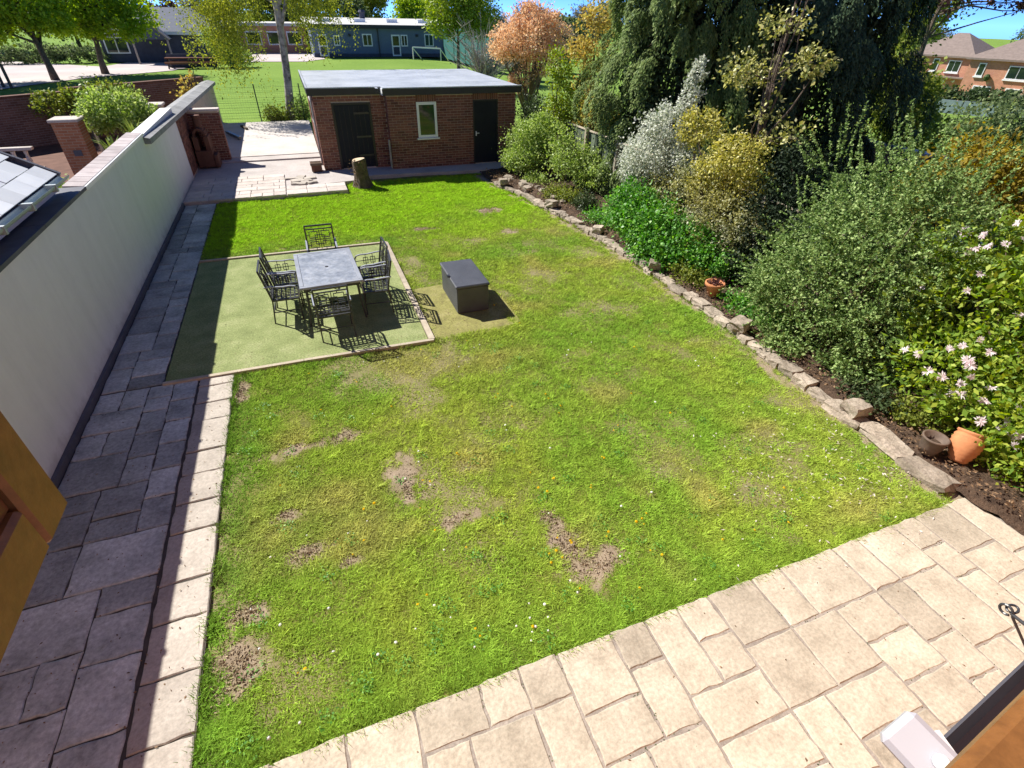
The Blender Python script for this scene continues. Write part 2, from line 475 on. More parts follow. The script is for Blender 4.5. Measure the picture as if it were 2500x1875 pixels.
def lawn_base():
    nt = NT('lawn_soil')
    v = coords(nt, 'Object')
    c = ramp(nt, noise(nt, v, 5, 5, 0.6), [(0.3, (0.25, 0.195, 0.14)), (0.7, (0.37, 0.295, 0.215))])
    a = nt.n('Attribute', attribute_name='cover')
    g = ramp(nt, noise(nt, v, 3, 5, 0.6), [(0.3, (0.13, 0.15, 0.035)), (0.7, (0.22, 0.21, 0.06))])
    c = mixc(nt, a.outputs['Fac'], c, g)
    b = nt.n('BsdfPrincipled')
    b.inputs['Roughness'].default_value = 0.95
    b.inputs['Specular IOR Level'].default_value = 0.05
    nt.l(c, b.inputs['Base Color'])
    bp = nt.n('Bump')
    bp.inputs['Strength'].default_value = 0.8
    bp.inputs['Distance'].default_value = 0.02
    nt.l(noise(nt, v, 45, 5, 0.7), bp.inputs['Height'])
    nt.l(bp.outputs[0], b.inputs['Normal'])
    nt.l(b.outputs[0], nt.out.inputs[0])
    MATS['lawn_soil'] = nt.m


lawn_base()

# ------------------------------------------------------------------ object helpers
OFF = {}


def off(o):
    return OFF.get(o.name, Vector((0, 0, 0))) if o else Vector((0, 0, 0))


def tag(o, label=None, cat=None, group=None, kind=None):
    if label:
        o['label'] = label
    if cat:
        o['category'] = cat
    if group:
        o['group'] = group
    if kind:
        o['kind'] = kind
    return o


def thing(name, label, cat, loc=(0, 0, 0), rz=0.0, group=None):
    o = bpy.data.objects.new(name, None)
    col.objects.link(o)
    o.empty_display_size = 0.1
    o.location = loc
    o.rotation_euler = (0, 0, rz)
    OFF[o.name] = Vector(loc)
    return tag(o, label, cat, group)


def link(name, me, mat, parent=None, local=False):
    o = bpy.data.objects.new(name, me)
    col.objects.link(o)
    if mat and len(me.materials) == 0:
        me.materials.append(MATS[mat] if isinstance(mat, str) else mat)
    if parent:
        o.parent = parent
        OFF[o.name] = off(parent)
    return o


class MB:
    """Collects shapes in world (or, for turned things, local) coordinates; build() makes ONE mesh object of them."""

    def __init__(s):
        s.v = []
        s.f = []

    def add(s, vs_, fs_):
        b = len(s.v)
        s.v += [tuple(x) for x in vs_]
        s.f += [tuple(i + b for i in f) for f in fs_]
        return s

    def box(s, x0, x1, y0, y1, z0, z1, M=None, bev=0.0):
        if bev > 0:
            b = bev
            vs_ = []
            for (z, i) in ((z0, b), (z0 + b, 0), (z1 - b, 0), (z1, b)):
                vs_ += [(x0 + i, y0 + b + 0, z), (x0 + b, y0 + i, z), (x1 - b, y0 + i, z), (x1 - i, y0 + b, z),
                        (x1 - i, y1 - b, z), (x1 - b, y1 - i, z), (x0 + b, y1 - i, z), (x0 + i, y1 - b, z)]
            fs_ = [tuple(range(7, -1, -1)), tuple(range(24, 32))]
            for k in range(3):
                for j in range(8):
                    fs_.append((k * 8 + j, k * 8 + (j + 1) % 8, k * 8 + 8 + (j + 1) % 8, k * 8 + 8 + j))
        else:
            vs_ = [(x0, y0, z0), (x1, y0, z0), (x1, y1, z0), (x0, y1, z0), (x0, y0, z1), (x1, y0, z1), (x1, y1, z1), (x0, y1, z1)]
            fs_ = [(3, 2, 1, 0), (4, 5, 6, 7), (0, 1, 5, 4), (1, 2, 6, 5), (2, 3, 7, 6), (3, 0, 4, 7)]
        if M is not None:
            vs_ = [tuple(M @ Vector(p)) for p in vs_]
        return s.add(vs_, fs_)

    def bar(s, a, b, w=0.02, h=None, upv=(0, 0, 1)):
        a, b = Vector(a), Vector(b)
        h = h or w
        d = (b - a).normalized()
        u = Vector(upv)
        if abs(d.dot(u)) > 0.95:
            u = Vector((1, 0, 0))
        r = d.cross(u).normalized()
        u = r.cross(d).normalized()
        vs_ = []
        for p in (a, b):
            for i, j in ((-1, -1), (1, -1), (1, 1), (-1, 1)):
                vs_.append(p + r * (i * w / 2) + u * (j * h / 2))
        return s.add(vs_, [(3, 2, 1, 0), (4, 5, 6, 7), (0, 1, 5, 4), (1, 2, 6, 5), (2, 3, 7, 6), (3, 0, 4, 7)])

    def tube(s, pts, radii, n=6, cap=True):
        pts = [Vector(p) for p in pts]
        rings = []
        vs_ = []
        fs_ = []
        ref = Vector((0.31, 0.17, 0.93))
        for i, p in enumerate(pts):
            d = (pts[min(i + 1, len(pts) - 1)] - pts[max(i - 1, 0)])
            d = d.normalized() if d.length > 1e-9 else Vector((0, 0, 1))
            r = d.cross(ref)
            r = r.normalized() if r.length > 1e-4 else Vector((1, 0, 0))
            u = r.cross(d)
            rr = radii[i] if hasattr(radii, '__len__') else radii
            for k in range(n):
                a = 2 * math.pi * k / n
                vs_.append(p + r * (math.cos(a) * rr) + u * (math.sin(a) * rr))
        for i in range(len(pts) - 1):
            for k in range(n):
                fs_.append((i * n + k, i * n + (k + 1) % n, (i + 1) * n + (k + 1) % n, (i + 1) * n + k))
        if cap:
            fs_.append(tuple(range(n - 1, -1, -1)))
            fs_.append(tuple(range((len(pts) - 1) * n, len(pts) * n)))
        return s.add(vs_, fs_)

    def lathe(s, c, prof, n=20, M=None):
        vs_ = []
        fs_ = []
        for r, z in prof:
            for k in range(n):
                a = 2 * math.pi * k / n
                p = Vector((r * math.cos(a), r * math.sin(a), z))
                if M is not None:
                    p = M @ p
                vs_.append(p + Vector(c))
        for i in range(len(prof) - 1):
            for k in range(n):
                fs_.append((i * n + k, i * n + (k + 1) % n, (i + 1) * n + (k + 1) % n, (i + 1) * n + k))
        fs_.append(tuple(range(n - 1, -1, -1)))
        fs_.append(tuple(range((len(prof) - 1) * n, len(prof) * n)))
        return s.add(vs_, fs_)

    def prism(s, poly, z0, z1):
        n = len(poly)
        vs_ = [(x, y, z0) for x, y in poly] + [(x, y, z1) for x, y in poly]
        fs_ = [tuple(range(n - 1, -1, -1)), tuple(range(n, 2 * n))]
        fs_ += [(i, (i + 1) % n, n + (i + 1) % n, n + i) for i in range(n)]
        return s.add(vs_, fs_)

    def build(s, name, mat, parent=None, smooth=False, local=False):
        me = bpy.data.meshes.new(name)
        o_ = Vector((0, 0, 0)) if local else off(parent)
        me.from_pydata([(x - o_.x, y - o_.y, z - o_.z) for x, y, z in s.v], [], s.f)
        if smooth:
            me.polygons.foreach_set('use_smooth', [True] * len(me.polygons))
        me.update()
        return link(name, me, mat, parent)


def mesh_np(name, V, F, attr=None):
    """A mesh from numpy arrays: V (n,3), F (m,k) faces with k corners each."""
    me = bpy.data.meshes.new(name)
    m, k = F.shape
    me.vertices.add(len(V))
    me.vertices.foreach_set('co', np.ascontiguousarray(V, np.float32).ravel())
    me.loops.add(m * k)
    me.loops.foreach_set('vertex_index', np.ascontiguousarray(F, np.int32).ravel())
    me.polygons.add(m)
    me.polygons.foreach_set('loop_start', np.arange(0, m * k, k, dtype=np.int32))
    me.polygons.foreach_set('loop_total', np.full(m, k, np.int32))
    if attr is not None:
        nm, dat = attr
        if dat.ndim == 2:
            a = me.attributes.new(nm, 'FLOAT_COLOR', 'POINT')
            a.data.foreach_set('color', np.ascontiguousarray(np.hstack([dat, np.ones((len(dat), 1))]), np.float32).ravel())
        else:
            a = me.attributes.new(nm, 'FLOAT', 'POINT')
            a.data.foreach_set('value', np.ascontiguousarray(dat, np.float32))
    me.update(calc_edges=True)
    return me


def unit(a):
    return a / np.maximum(np.linalg.norm(a, axis=1, keepdims=True), 1e-9)


def rdir(n):
    return unit(RNG.normal(size=(n, 3)))


def leaf_arrays(P, T, N, L, W, fold=0.15):
    """Leaves as folded four-cornered blades: base P, direction T, upper side N."""
    T = unit(T)
    S = unit(np.cross(N, T))
    N = np.cross(T, S)
    L = np.asarray(L).reshape(-1, 1) * np.ones((len(P), 1))
    W = np.asarray(W).reshape(-1, 1) * np.ones((len(P), 1))
    mid = P + T * L * 0.45 + N * W * fold
    V = np.stack([P, mid + S * W * 0.5, P + T * L, mid - S * W * 0.5], 1).reshape(-1, 3)
    F = np.arange(len(P) * 4).reshape(-1, 4)
    return V, F


def leaves(name, mat, parent, P, T, N, L, W, fold=0.15):
    V, F = leaf_arrays(P, T, N, L, W, fold)
    o = off(parent)
    me = mesh_np(name, V - np.array([o.x, o.y, o.z]), F)
    return link(name, me, mat, parent)


def crown_points(lobes, n, clump=0.16, shell=0.5, per=26, floor=None, lower=0.75):
    """Leaf positions in clumps over the outsides of uneven lobes (cx,cy,cz,rx,ry,rz); returns positions and outward directions."""
    lobes = np.array(lobes, float)
    ar = (lobes[:, 3] * lobes[:, 4] + lobes[:, 3] * lobes[:, 5] + lobes[:, 4] * lobes[:, 5])
    nc = max(4, n // per)
    idx = RNG.choice(len(lobes), nc, p=ar / ar.sum())
    d = rdir(nc)
    d[:, 2] = np.where(d[:, 2] < -0.5, d[:, 2] * lower, d[:, 2])
    r = 1 - np.abs(RNG.normal(size=(nc, 1))) * shell * 0.45
    r = np.clip(r, 0.25, 1.0) * RNG.uniform(0.86, 1.14, (nc, 1))
    cc = lobes[idx, :3] + d * lobes[idx, 3:] * r
    cs = clump * lobes[idx, 3:].mean(1) * RNG.uniform(0.6, 1.5, nc)
    w = RNG.uniform(0.4, 1.8, nc)
    k = RNG.choice(nc, n, p=w / w.sum())
    P = cc[k] + RNG.normal(size=(n, 3)) * cs[k][:, None] * np.array([1, 1, 0.8])
    O = unit(d[k] * 0.8 + RNG.normal(size=(n, 3)) * 0.35)
    if floor is not None:
        keep = P[:, 2] > floor
        P, O = P[keep], O[keep]
    return P, O


def bush_leaves(name, mat, parent, lobes, n, L, W, up=0.5, droop=0.0, rnd=0.7, **kw):
    P, O = crown_points(lobes, n, **kw)
    n = len(P)
    T = unit(O + RNG.normal(size=(n, 3)) * rnd + np.array([0, 0, -droop]))
    N = unit(O * 0.6 + np.array([0, 0, up]) + RNG.normal(size=(n, 3)) * 0.45)
    s = RNG.uniform(0.65, 1.35, n)
    return leaves(name, mat, parent, P, T, N, L * s, W * s)


def limbs(mb, base, top, lobes, r0, nb=7, sides=6, wob=0.12, start=0.35):
    """Tapered trunk with limbs reaching into the lobes."""
    base, top = Vector(base), Vector(top)
    H = (top - base).length
    pts = []
    rr = []
    for i in range(7):
        t = i / 6
        p = base.lerp(top, t) + Vector((random.uniform(-1, 1), random.uniform(-1, 1), 0)) * wob * H * 0.1 * (t > 0)
        pts.append(p)
        rr.append(r0 * (1.25 if i == 0 else 1) * (1 - 0.72 * t))
    mb.tube(pts, rr, sides + 2)
    for k in range(nb):
        lb = lobes[k % len(lobes)]
        t = random.uniform(start, 0.95)
        a = base.lerp(top, t)
        e = Vector(lb[:3]) + Vector((random.uniform(-1, 1) * lb[3], random.uniform(-1, 1) * lb[4], random.uniform(-0.6, 0.8) * lb[5])) * 0.8
        mid = a.lerp(e, 0.5) + Vector((random.uniform(-1, 1), random.uniform(-1, 1), random.uniform(0, 1))) * 0.1 * (e - a).length
        r = r0 * (1 - 0.72 * t) * random.uniform(0.45, 0.7)
        mb.tube([a, mid, e], [r, r * 0.6, r * 0.15], sides, cap=False)
        for j in range(3):
            s_ = mid.lerp(e, random.uniform(0, 0.8))
            q = s_ + Vector((random.uniform(-1, 1) * lb[3], random.uniform(-1, 1) * lb[4], random.uniform(-0.2, 1) * lb[5])) * 0.45
            mb.tube([s_, q], [r * 0.35, r * 0.08], 4, cap=False)


def shrub(name, label, cat, base, lobes, n, mat, L, W, bark='twig', r0=0.05, nb=8, group=None, **kw):
    t = thing(name, label, cat, base, group=group)
    mb = MB()
    c = np.mean([l[:3] for l in lobes], 0)
    hub = Vector(base).lerp(Vector(c), 0.35)
    for k in range(nb):
        lb = lobes[k % len(lobes)]
        e = Vector(lb[:3]) + Vector((random.uniform(-1, 1) * lb[3], random.uniform(-1, 1) * lb[4], random.uniform(-.3, .8) * lb[5])) * 0.75
        b0 = Vector(base) + Vector((random.uniform(-1, 1), random.uniform(-1, 1), 0)) * r0 * 2
        m = b0.lerp(e, 0.5) + Vector((random.uniform(-1, 1), random.uniform(-1, 1), random.uniform(0, 1))) * 0.08 * (e - b0).length
        mb.tube([b0, m, e], [r0, r0 * 0.6, r0 * 0.15], 5, cap=False)
    mb.build('stem', bark, t)
    bush_leaves('foliage', mat, t, lobes, n, L, W, **kw)
    return t


def tree(name, label, base, top, lobes, n, mat, L, W, r0=0.2, bark='bark', nb=12, group=None, cat='tree', start=0.35, **kw):
    t = thing(name, label, cat, base, group=group)
    mb = MB()
    limbs(mb, base, top, lobes, r0, nb, start=start)
    mb.build('trunk', bark, t, smooth=True)
    bush_leaves('crown', mat, t, lobes, n, L, W, **kw)
    return t


def sheet(name, poly, z, mat):
    me = bpy.data.meshes.new(name)
    me.from_pydata([(x, y, z) for x, y in poly], [], [tuple(range(len(poly)))])
    me.update()
    return tag(link(name, me, mat), kind='structure')


# ================================================================== SETTING
def ground():
    xs = np.concatenate([np.linspace(-500, -60, 12), np.linspace(-50, 16, 23), np.linspace(20, 140, 25), np.linspace(160, 600, 12)])
    ys = np.concatenate([np.linspace(-150, -10, 6), np.linspace(0, 120, 25), np.linspace(140, 900, 16)])
    X, Y = np.meshgrid(xs, ys, indexing='ij')
    Z = -0.035 - np.clip((X - 14) * 0.06, 0, 5.2)
    V = np.stack([X, Y, Z], -1).reshape(-1, 3)
    nx, ny = len(xs), len(ys)
    i, j = np.meshgrid(np.arange(nx - 1), np.arange(ny - 1), indexing='ij')
    a = (i * ny + j).ravel()
    F = np.stack([a, a + ny, a + ny + 1, a + 1], 1)
    tag(link('ground', mesh_np('ground', V, F), 'field_grass'), kind='structure')


def ground_z(x):
    return -0.035 - min(max((x - 14) * 0.06, 0), 5.2)


ground()

# ---- lawn
RIGHT_EDGE = [(1.6, 6.02), (3.0, 6.08), (4.1, 6.12), (6.3, 6.24), (8.5, 6.24), (10.9, 6.12), (12.5, 5.95), (14.0, 5.72), (15.4, 5.35), (16.3, 5.25)]


def right_x(y):
    return np.interp(y, [p[0] for p in RIGHT_EDGE], [p[1] for p in RIGHT_EDGE])


# bare earth: (x, y, rx, ry, turn)
BARE = [(-0.68, 5.12, 0.50, 0.12, 0.05), (-0.2, 5.15, 0.22, 0.14, 0), (0.38, 4.25, 0.20, 0.42, 0.1), (0.36, 4.0, 0.15, 0.14, 0), (1.72, 2.72, 0.20, 0.46, 0.12), (1.98, 2.45, 0.28, 0.16, 0.3),
        (1.68, 3.15, 0.10, 0.16, 0), (-1.24, 3.08, 0.20, 0.13, 0), (-1.3, 2.62, 0.24, 0.24, 0), (2.45, 12.3, 0.42, 0.13, 0), (4.34, 11.5, 0.22, 0.2, 0), (-1.47, 6.6, 0.12, 0.4, 0),
        (-0.72, 3.55, 0.22, 0.12, 0.2), (-0.35, 3.3, 0.1, 0.06, 0), (4.4, 13.2, 0.35, 0.3, 0), (0.75, 3.45, 0.2, 0.1, 0), (-0.9, 4.1, 0.15, 0.1, 0)]


def value_noise(x, y, s, seed):
    r = np.random.default_rng(seed)
    g = r.random((256, 256))
    u, v = x / s, y / s
    i, j = np.floor(u).astype(int), np.floor(v).astype(int)
    fu, fv = u - i, v - j
    fu, fv = fu * fu * (3 - 2 * fu), fv * fv * (3 - 2 * fv)
    a, b = g[i % 256, j % 256], g[(i + 1) % 256, j % 256]
    c, d = g[i % 256, (j + 1) % 256], g[(i + 1) % 256, (j + 1) % 256]
    return (a * (1 - fu) + b * fu) * (1 - fv) + (c * (1 - fu) + d * fu) * fv


def cover(x, y):
    """How fully grass covers the lawn: 1 thick, 0 bare earth."""
    c = np.ones_like(x)
    wob = (value_noise(x, y, 0.16, 3) - 0.5) * 1.5 + (value_noise(x, y, 0.05, 5) - 0.5) * 1.7
    for bx, by, rx, ry, t in BARE:
        dx, dy = x - bx, y - by
        ct, st = math.cos(t), math.sin(t)
        q = np.sqrt(((dx * ct + dy * st) / rx) ** 2 + ((-dx * st + dy * ct) / ry) ** 2) + wob * 0.55
        c = np.minimum(c, np.clip((q - 0.45) / 0.75, 0.03, 1))
    e = right_x(y) - x                      # worn strip beside the stones
    c = np.minimum(c, np.clip((e + wob * 0.16 - 0.02) / 0.22, 0, 1))
    thin = value_noise(x, y, 0.8, 9) * 0.6 + value_noise(x, y, 0.22, 11) * 0.4
    c = c * np.where(y < 12, np.clip(0.30 + thin * 1.3, 0.35, 1), 1)
    return c


def in_lawn(x, y):
    ok = (x > -1.54) & (x < right_x(y)) & (y > 1.83) & (y < 16.95)
    ok |= (x > -2.45) & (x <= -1.54) & (y > 11.66) & (y < 15.9)
    ok &= ~((x > -2.5) & (x < 1.36) & (y > 7.03) & (y < 11.66))
    ok &= ~((x < 1.05) & (y > 15.9))
    ok &= ~((x < 2.0) & (x > 1.0) & (y > 15.9 + (2.0 - x) * 0.2) & (y > 16.9))
    ok &= ~((x > 1.36) & (x < 2.75) & (y > 7.12) & (y < 9.0))
    return ok


def lawn():
    xs = np.arange(-2.5, 6.45, 0.07)
    ys = np.arange(1.75, 17.3, 0.07)
    X, Y = np.meshgrid(xs, ys, indexing='ij')
    Z = (value_noise(X, Y, 0.9, 21) - 0.5) * 0.03 + (value_noise(X, Y, 0.25, 22) - 0.5) * 0.012
    V = np.stack([X, Y, Z], -1).reshape(-1, 3)
    nx, ny = len(xs), len(ys)
    i, j = np.meshgrid(np.arange(nx - 1), np.arange(ny - 1), indexing='ij')
    a = (i * ny + j).ravel()
    F = np.stack([a, a + ny, a + ny + 1, a + 1], 1)
    cx, cy = V[F].mean(1)[:, 0], V[F].mean(1)[:, 1]
    keep = (cx > -1.6) | (cy > 11.5)
    keep &= ~((cx < 1.0) & (cy > 16.0))
    F = F[keep]
    me = mesh_np('lawn', V, F, ('cover', cover(V[:, 0], V[:, 1])))
    tag(link('lawn', me, 'lawn_soil'), kind='structure')


lawn()


def lawn_colour(x, y):
    a = value_noise(x, y, 1.3, 31)
    b = value_noise(x, y, 0.35, 32)
    c = value_noise(x + 40, y, 0.7, 33)
    g = np.array([0.25, 0.41, 0.05])
    yel = np.array([0.375, 0.465, 0.07])
    straw = np.array([0.50, 0.42, 0.16])
    lush = np.array([0.33, 0.53, 0.03])
    t = np.clip(0.45 + (a - 0.5) * 1.3 + (b - 0.5) * 0.6, 0, 1)[:, None]
    C = g * (1 - t) + yel * t
    t2 = np.clip((c - 0.66) * 1.8 + (b - 0.5) * .6, 0, 0.5)[:, None]
    C = C * (1 - t2) + straw * t2
    # the far end is a brighter green; close to the paving it stays green
    far = np.clip((y - 11.2 - 0.16 * (x - 1) + (a - 0.5) * 2.4 + (b - .5) * 1.2) / 2.2, 0, 1)[:, None]
    C = C * (1 - far) + lush * far
    near = np.clip(1.0 - (y - 1.8) / 0.55 + (a - 0.5), 0, 0.6)[:, None] * (x < 4)[:, None]
    C = C * (1 - near) + g * near
    left = np.clip(1.0 - (x + 1.54) / 0.45 + (b - 0.5), 0, 0.7)[:, None] * (y < 7)[:, None]
    C = C * (1 - left) + np.array([0.16, 0.34, 0.04]) * left
    return C


def grass():
    n = 780000
    x = RNG.uniform(-2.45, 6.35, n * 2)
    # more blades close to the house, where each shows larger
    u = RNG.random(n * 2)
    y = 1.8 + 15.2 * u ** 1.55
    w = in_lawn(x, y)
    x, y = x[w], y[w]
    cv = cover(x, y)
    w = RNG.random(len(x)) < cv ** 1.6
    x, y, cv = x[w][:n], y[w][:n], cv[w][:n]
    m = len(x)
    h = RNG.uniform(0.014, 0.036, m) * (0.55 + 0.45 * cv) * (0.8 + 0.5 * value_noise(x, y, 0.3, 41)) * (0.45 + 1.3 * (value_noise(x, y, 0.075, 43) * .6 + value_noise(x, y, 0.035, 44) * .4)) * np.where(y > 12, 1.15, 1)
    wd = RNG.uniform(0.006, 0.0125, m) * (0.85 + 0.05 * y)
    th = RNG.uniform(0, 2 * math.pi, m)
    lean = RNG.uniform(0.6, 2.2, m)
    ph = th + RNG.uniform(-0.9, 0.9, m)
    z = (value_noise(x, y, 0.9, 21) - 0.5) * 0.03 - 0.004
    dx, dy = np.cos(th) * wd / 2, np.sin(th) * wd / 2
    tx, ty = x - np.sin(ph) * h * lean, y + np.cos(ph) * h * lean
    V = np.stack([np.stack([x - dx, y - dy, z], 1), np.stack([x + dx, y + dy, z], 1), np.stack([tx, ty, z + h], 1)], 1).reshape(-1, 3)
    F = np.arange(m * 3).reshape(-1, 3)
    tuft = value_noise(x, y, 0.075, 43) * .6 + value_noise(x, y, 0.035, 44) * .4
    C = lawn_colour(x, y) * (0.70 + 0.78 * tuft)[:, None]
    # short dry and clover-like blades here and there
    me = mesh_np('grass', V, F, ('tone', np.repeat(C, 3, 0)))
    tag(link('grass', me, 'grass_blade'), 'short mown grass with mossy yellow and bare patches', 'grass', kind='stuff')


grass()


def edge_grass():
    # longer blades leaning over the paving, the boards and the stones
    segs = [((-1.5, 1.83), (6.0, 1.83), 5200, .03), ((-1.53, 2.0), (-1.53, 7.0), 2600, .03), ((-2.4, 11.7), (1.4, 11.66), 1500, .03), ((1.42, 7.0), (1.42, 11.6), 1500, .03), ((-1.5, 7.0), (2.9, 6.98), 2200, .04), ((-2.4, 15.88), (1.0, 15.9), 1500, .03), ((1.1, 16.9), (5.4, 16.95), 1800, .05)]
    xs, ys = [], []
    for a, b, n_, sg in segs:
        t = RNG.random(n_)
        xs.append(a[0] + (b[0] - a[0]) * t + RNG.normal(0, sg, n_))
        ys.append(a[1] + (b[1] - a[1]) * t + RNG.normal(0, sg, n_))
    n_ = 5200
    yy_ = RNG.uniform(1.9, 15.8, n_)
    xs.append(right_x(yy_) - np.abs(RNG.normal(0, .05, n_)))
    ys.append(yy_)
    x, y = np.concatenate(xs), np.concatenate(ys)
    keep = value_noise(x, y, 0.18, 71) > 0.42
    x, y = x[keep], y[keep]
    m = len(x)
    h = RNG.uniform(.03, .08, m)
    wd = RNG.uniform(.006, .012, m) * (.85 + .05 * y)
    th = RNG.uniform(0, 6.28, m)
    lean = RNG.uniform(.5, 1.4, m)
    dx, dy = np.cos(th) * wd / 2, np.sin(th) * wd / 2
    V = np.stack([np.stack([x - dx, y - dy, np.zeros(m)], 1), np.stack([x + dx, y + dy, np.zeros(m)], 1), np.stack([x - np.sin(th) * h * lean, y + np.cos(th) * h * lean, h], 1)], 1).reshape(-1, 3)
    C = lawn_colour(x, y) * RNG.uniform(.6, 1.1, (m, 1))
    me = mesh_np('edge_grass', V, np.arange(m * 3).reshape(-1, 3), ('tone', np.repeat(C, 3, 0)))
    tag(link('edge_grass', me, 'grass_blade'), 'longer uncut grass along the paving, boards and stones', 'grass', kind='stuff')
    # moss and weeds in the joints of the patio
    n_ = 9000
    gx, gy = RNG.uniform(-1.5, 6.1, n_), RNG.uniform(.1, 1.8, n_)
    k = value_noise(gx, gy, .35, 81) > .6
    gx, gy = gx[k], gy[k]
    m = len(gx)
    P = np.stack([gx, gy, np.full(m, .0305)], 1)
    o = leaves('joint_moss', 'leaf_dark', None, P, unit(RNG.normal(size=(m, 3)) * np.array([1, 1, .1])), unit(np.array([[0, 0, 1.0]]) + RNG.normal(size=(m, 3)) * .2), .014, .009)
    tag(o, 'dark moss growing in the patio joints', 'moss', kind='stuff')
    # crumbs of earth on the bare patches
    P = []
    for bx, by, rx, ry, t_ in BARE:
        k = int(900 * rx * ry / .1) + 30
        P.append(np.stack([bx + RNG.normal(0, rx * .5, k), by + RNG.normal(0, ry * .5, k), RNG.uniform(.0, .012, k)], 1))
    P = np.concatenate(P)
    P = P[in_lawn(P[:, 0], P[:, 1])]
    m = len(P)
    o = leaves('soil_crumbs', 'crumb', None, P, unit(RNG.normal(size=(m, 3)) * np.array([1, 1, .4])), rdir(m), RNG.uniform(.01, .035, m), RNG.uniform(.008, .02, m))
    tag(o, 'crumbs of earth and dry thatch on the bare lawn patches', 'soil crumbs', kind='stuff')


edge_grass()


def debris():
    # dead leaves, crumbs and bits blown onto the turf mat, the moss and the paving
    n_ = 900
    x = np.concatenate([RNG.uniform(-2.4, 1.3, n_), RNG.uniform(1.4, 2.8, 300), RNG.uniform(-3.2, -1.6, 350), RNG.uniform(-1.4, 6.1, 60), RNG.uniform(-3.1, 6.6, 260)])
    y = np.concatenate([RNG.uniform(7.15, 11.5, n_), RNG.uniform(7.2, 9.0, 300), RNG.uniform(1.0, 7.0, 350), RNG.uniform(.3, 1.8, 60), RNG.uniform(16.0, 17.9, 260)])
    z = np.concatenate([np.full(n_, .028), np.full(300, .023), np.full(350, .036), np.full(60, .042), np.full(260, .128)])
    edge = np.minimum(np.abs(y - 7.1), np.abs(y - 11.6))
    keep = (RNG.random(len(x)) < np.exp(-edge * 1.2) + .25) | (z > .03)
    keep &= ~((z > .1) & (x > 1.0))
    P = np.stack([x, y, z], 1)[keep]
    m = len(P)
    o = leaves('debris', 'leaf_litter', None, P, unit(RNG.normal(size=(m, 3)) * np.array([1, 1, .12])), unit(np.array([[0, 0, 1.0]]) + RNG.normal(size=(m, 3)) * .25), RNG.uniform(.010, .032, m), RNG.uniform(.006, .016, m))
    tag(o, 'scattered dead leaves and crumbs on the turf mat and paving', 'debris', kind='stuff')


debris()


def lawn_flowers():
    # dandelion heads and daisies, far too many and small to tell one from the next
    def discs(name, label, cat, pts, r, mat, petals):
        V = []
        F = []
        for (x, y) in pts:
            h = random.uniform(0.03, 0.06)
            rr = r * random.uniform(0.7, 1.25)
            tilt = Euler((random.uniform(-.5, .5), random.uniform(-.5, .5), random.uniform(0, 6)))
            for k in range(petals):
                a0 = 2 * math.pi * k / petals
                b0 = len(V)
                for (aa, q, dz) in ((a0, 0.0, 0.01), (a0 - 0.4, 0.6, 0.008), (a0, 1.0, 0.0), (a0 + 0.4, 0.6, 0.008)):
                    p = Vector((math.cos(aa) * q * rr, math.sin(aa) * q * rr, dz))
                    p.rotate(tilt)
                    V.append((x + p.x, y + p.y, h + p.z))
                F.append((b0, b0 + 1, b0 + 2, b0 + 3))
        me = mesh_np(name, np.array(V), np.array(F))
        tag(link(name, me, mat), label, cat, kind='stuff')

    dn_ = []
    while len(dn_) < 75:
        y = 2.0 + 6 * random.random() ** 1.1
        x = random.gauss(1.2, 1.7)
        if in_lawn(np.array([x]), np.array([y]))[0] and x < 5.6:
            dn_.append((x, y))
            if random.random() < 0.35:
                dn_.append((x + random.uniform(-.12, .12), y + random.uniform(-.12, .12)))
    discs('dandelions', 'yellow dandelion heads dotted over the lawn', 'dandelions', dn_, 0.016, 'dandelion_yellow', 9)
    ds = [(random.uniform(-1.2, 5.8), 1.95 + 5 * random.random() ** 1.6) for _ in range(70)]
    ds += [(1.0 + random.gauss(0, .12), 2.1 + random.gauss(0, .08)) for _ in range(7)]
    ds = [p for p in ds if in_lawn(np.array([p[0]]), np.array([p[1]]))[0]]
    discs('daisies', 'tiny white daisies dotted over the lawn', 'daisies', ds, 0.014, 'daisy_white', 8)
    n = 230
    P = np.stack([RNG.normal(5.1, 0.75, n), RNG.normal(2.6, 0.6, n), np.full(n, 0.045)], 1)
    P = P[(P[:, 0] < 6.3) & (P[:, 1] > 1.3)]
    n = len(P)
    th = RNG.uniform(0, 6.28, n)
    T = np.stack([np.cos(th), np.sin(th), RNG.normal(0, .2, n)], 1)
    N = unit(np.array([[0, 0, 1.0]]) + RNG.normal(size=(n, 3)) * 0.3)
    o = leaves('fallen_petals', 'fallen_petal', None, P, T, N, RNG.uniform(.025, .06, n), RNG.uniform(.010, .018, n))
    tag(o, 'pale fallen magnolia petals strewn over lawn and paving by the bush', 'petals', kind='stuff')
    # clover and rosette weeds lying flat in the grass
    k = 80
    cx, cy = RNG.uniform(-1.4, 5.5, k), 1.9 + 5 * RNG.random(k) ** 1.5
    ok = in_lawn(cx, cy)
    cx, cy = cx[ok], cy[ok]
    per = 26
    P = np.stack([np.repeat(cx, per) + RNG.normal(0, .045, len(cx) * per), np.repeat(cy, per) + RNG.normal(0, .045, len(cx) * per), RNG.uniform(.015, .045, len(cx) * per)], 1)
    n = len(P)
    T = unit(RNG.normal(size=(n, 3)) * np.array([1, 1, .25]))
    N = unit(np.array([[0, 0, 1.0]]) + RNG.normal(size=(n, 3)) * .35)
    o = leaves('lawn_weeds', 'leaf_bright', None, P, T, N, RNG.uniform(.015, .035, n), RNG.uniform(.012, .02, n))
    tag(o, 'clover and small flat weeds growing through the lawn', 'weeds', kind='stuff')


lawn_flowers()

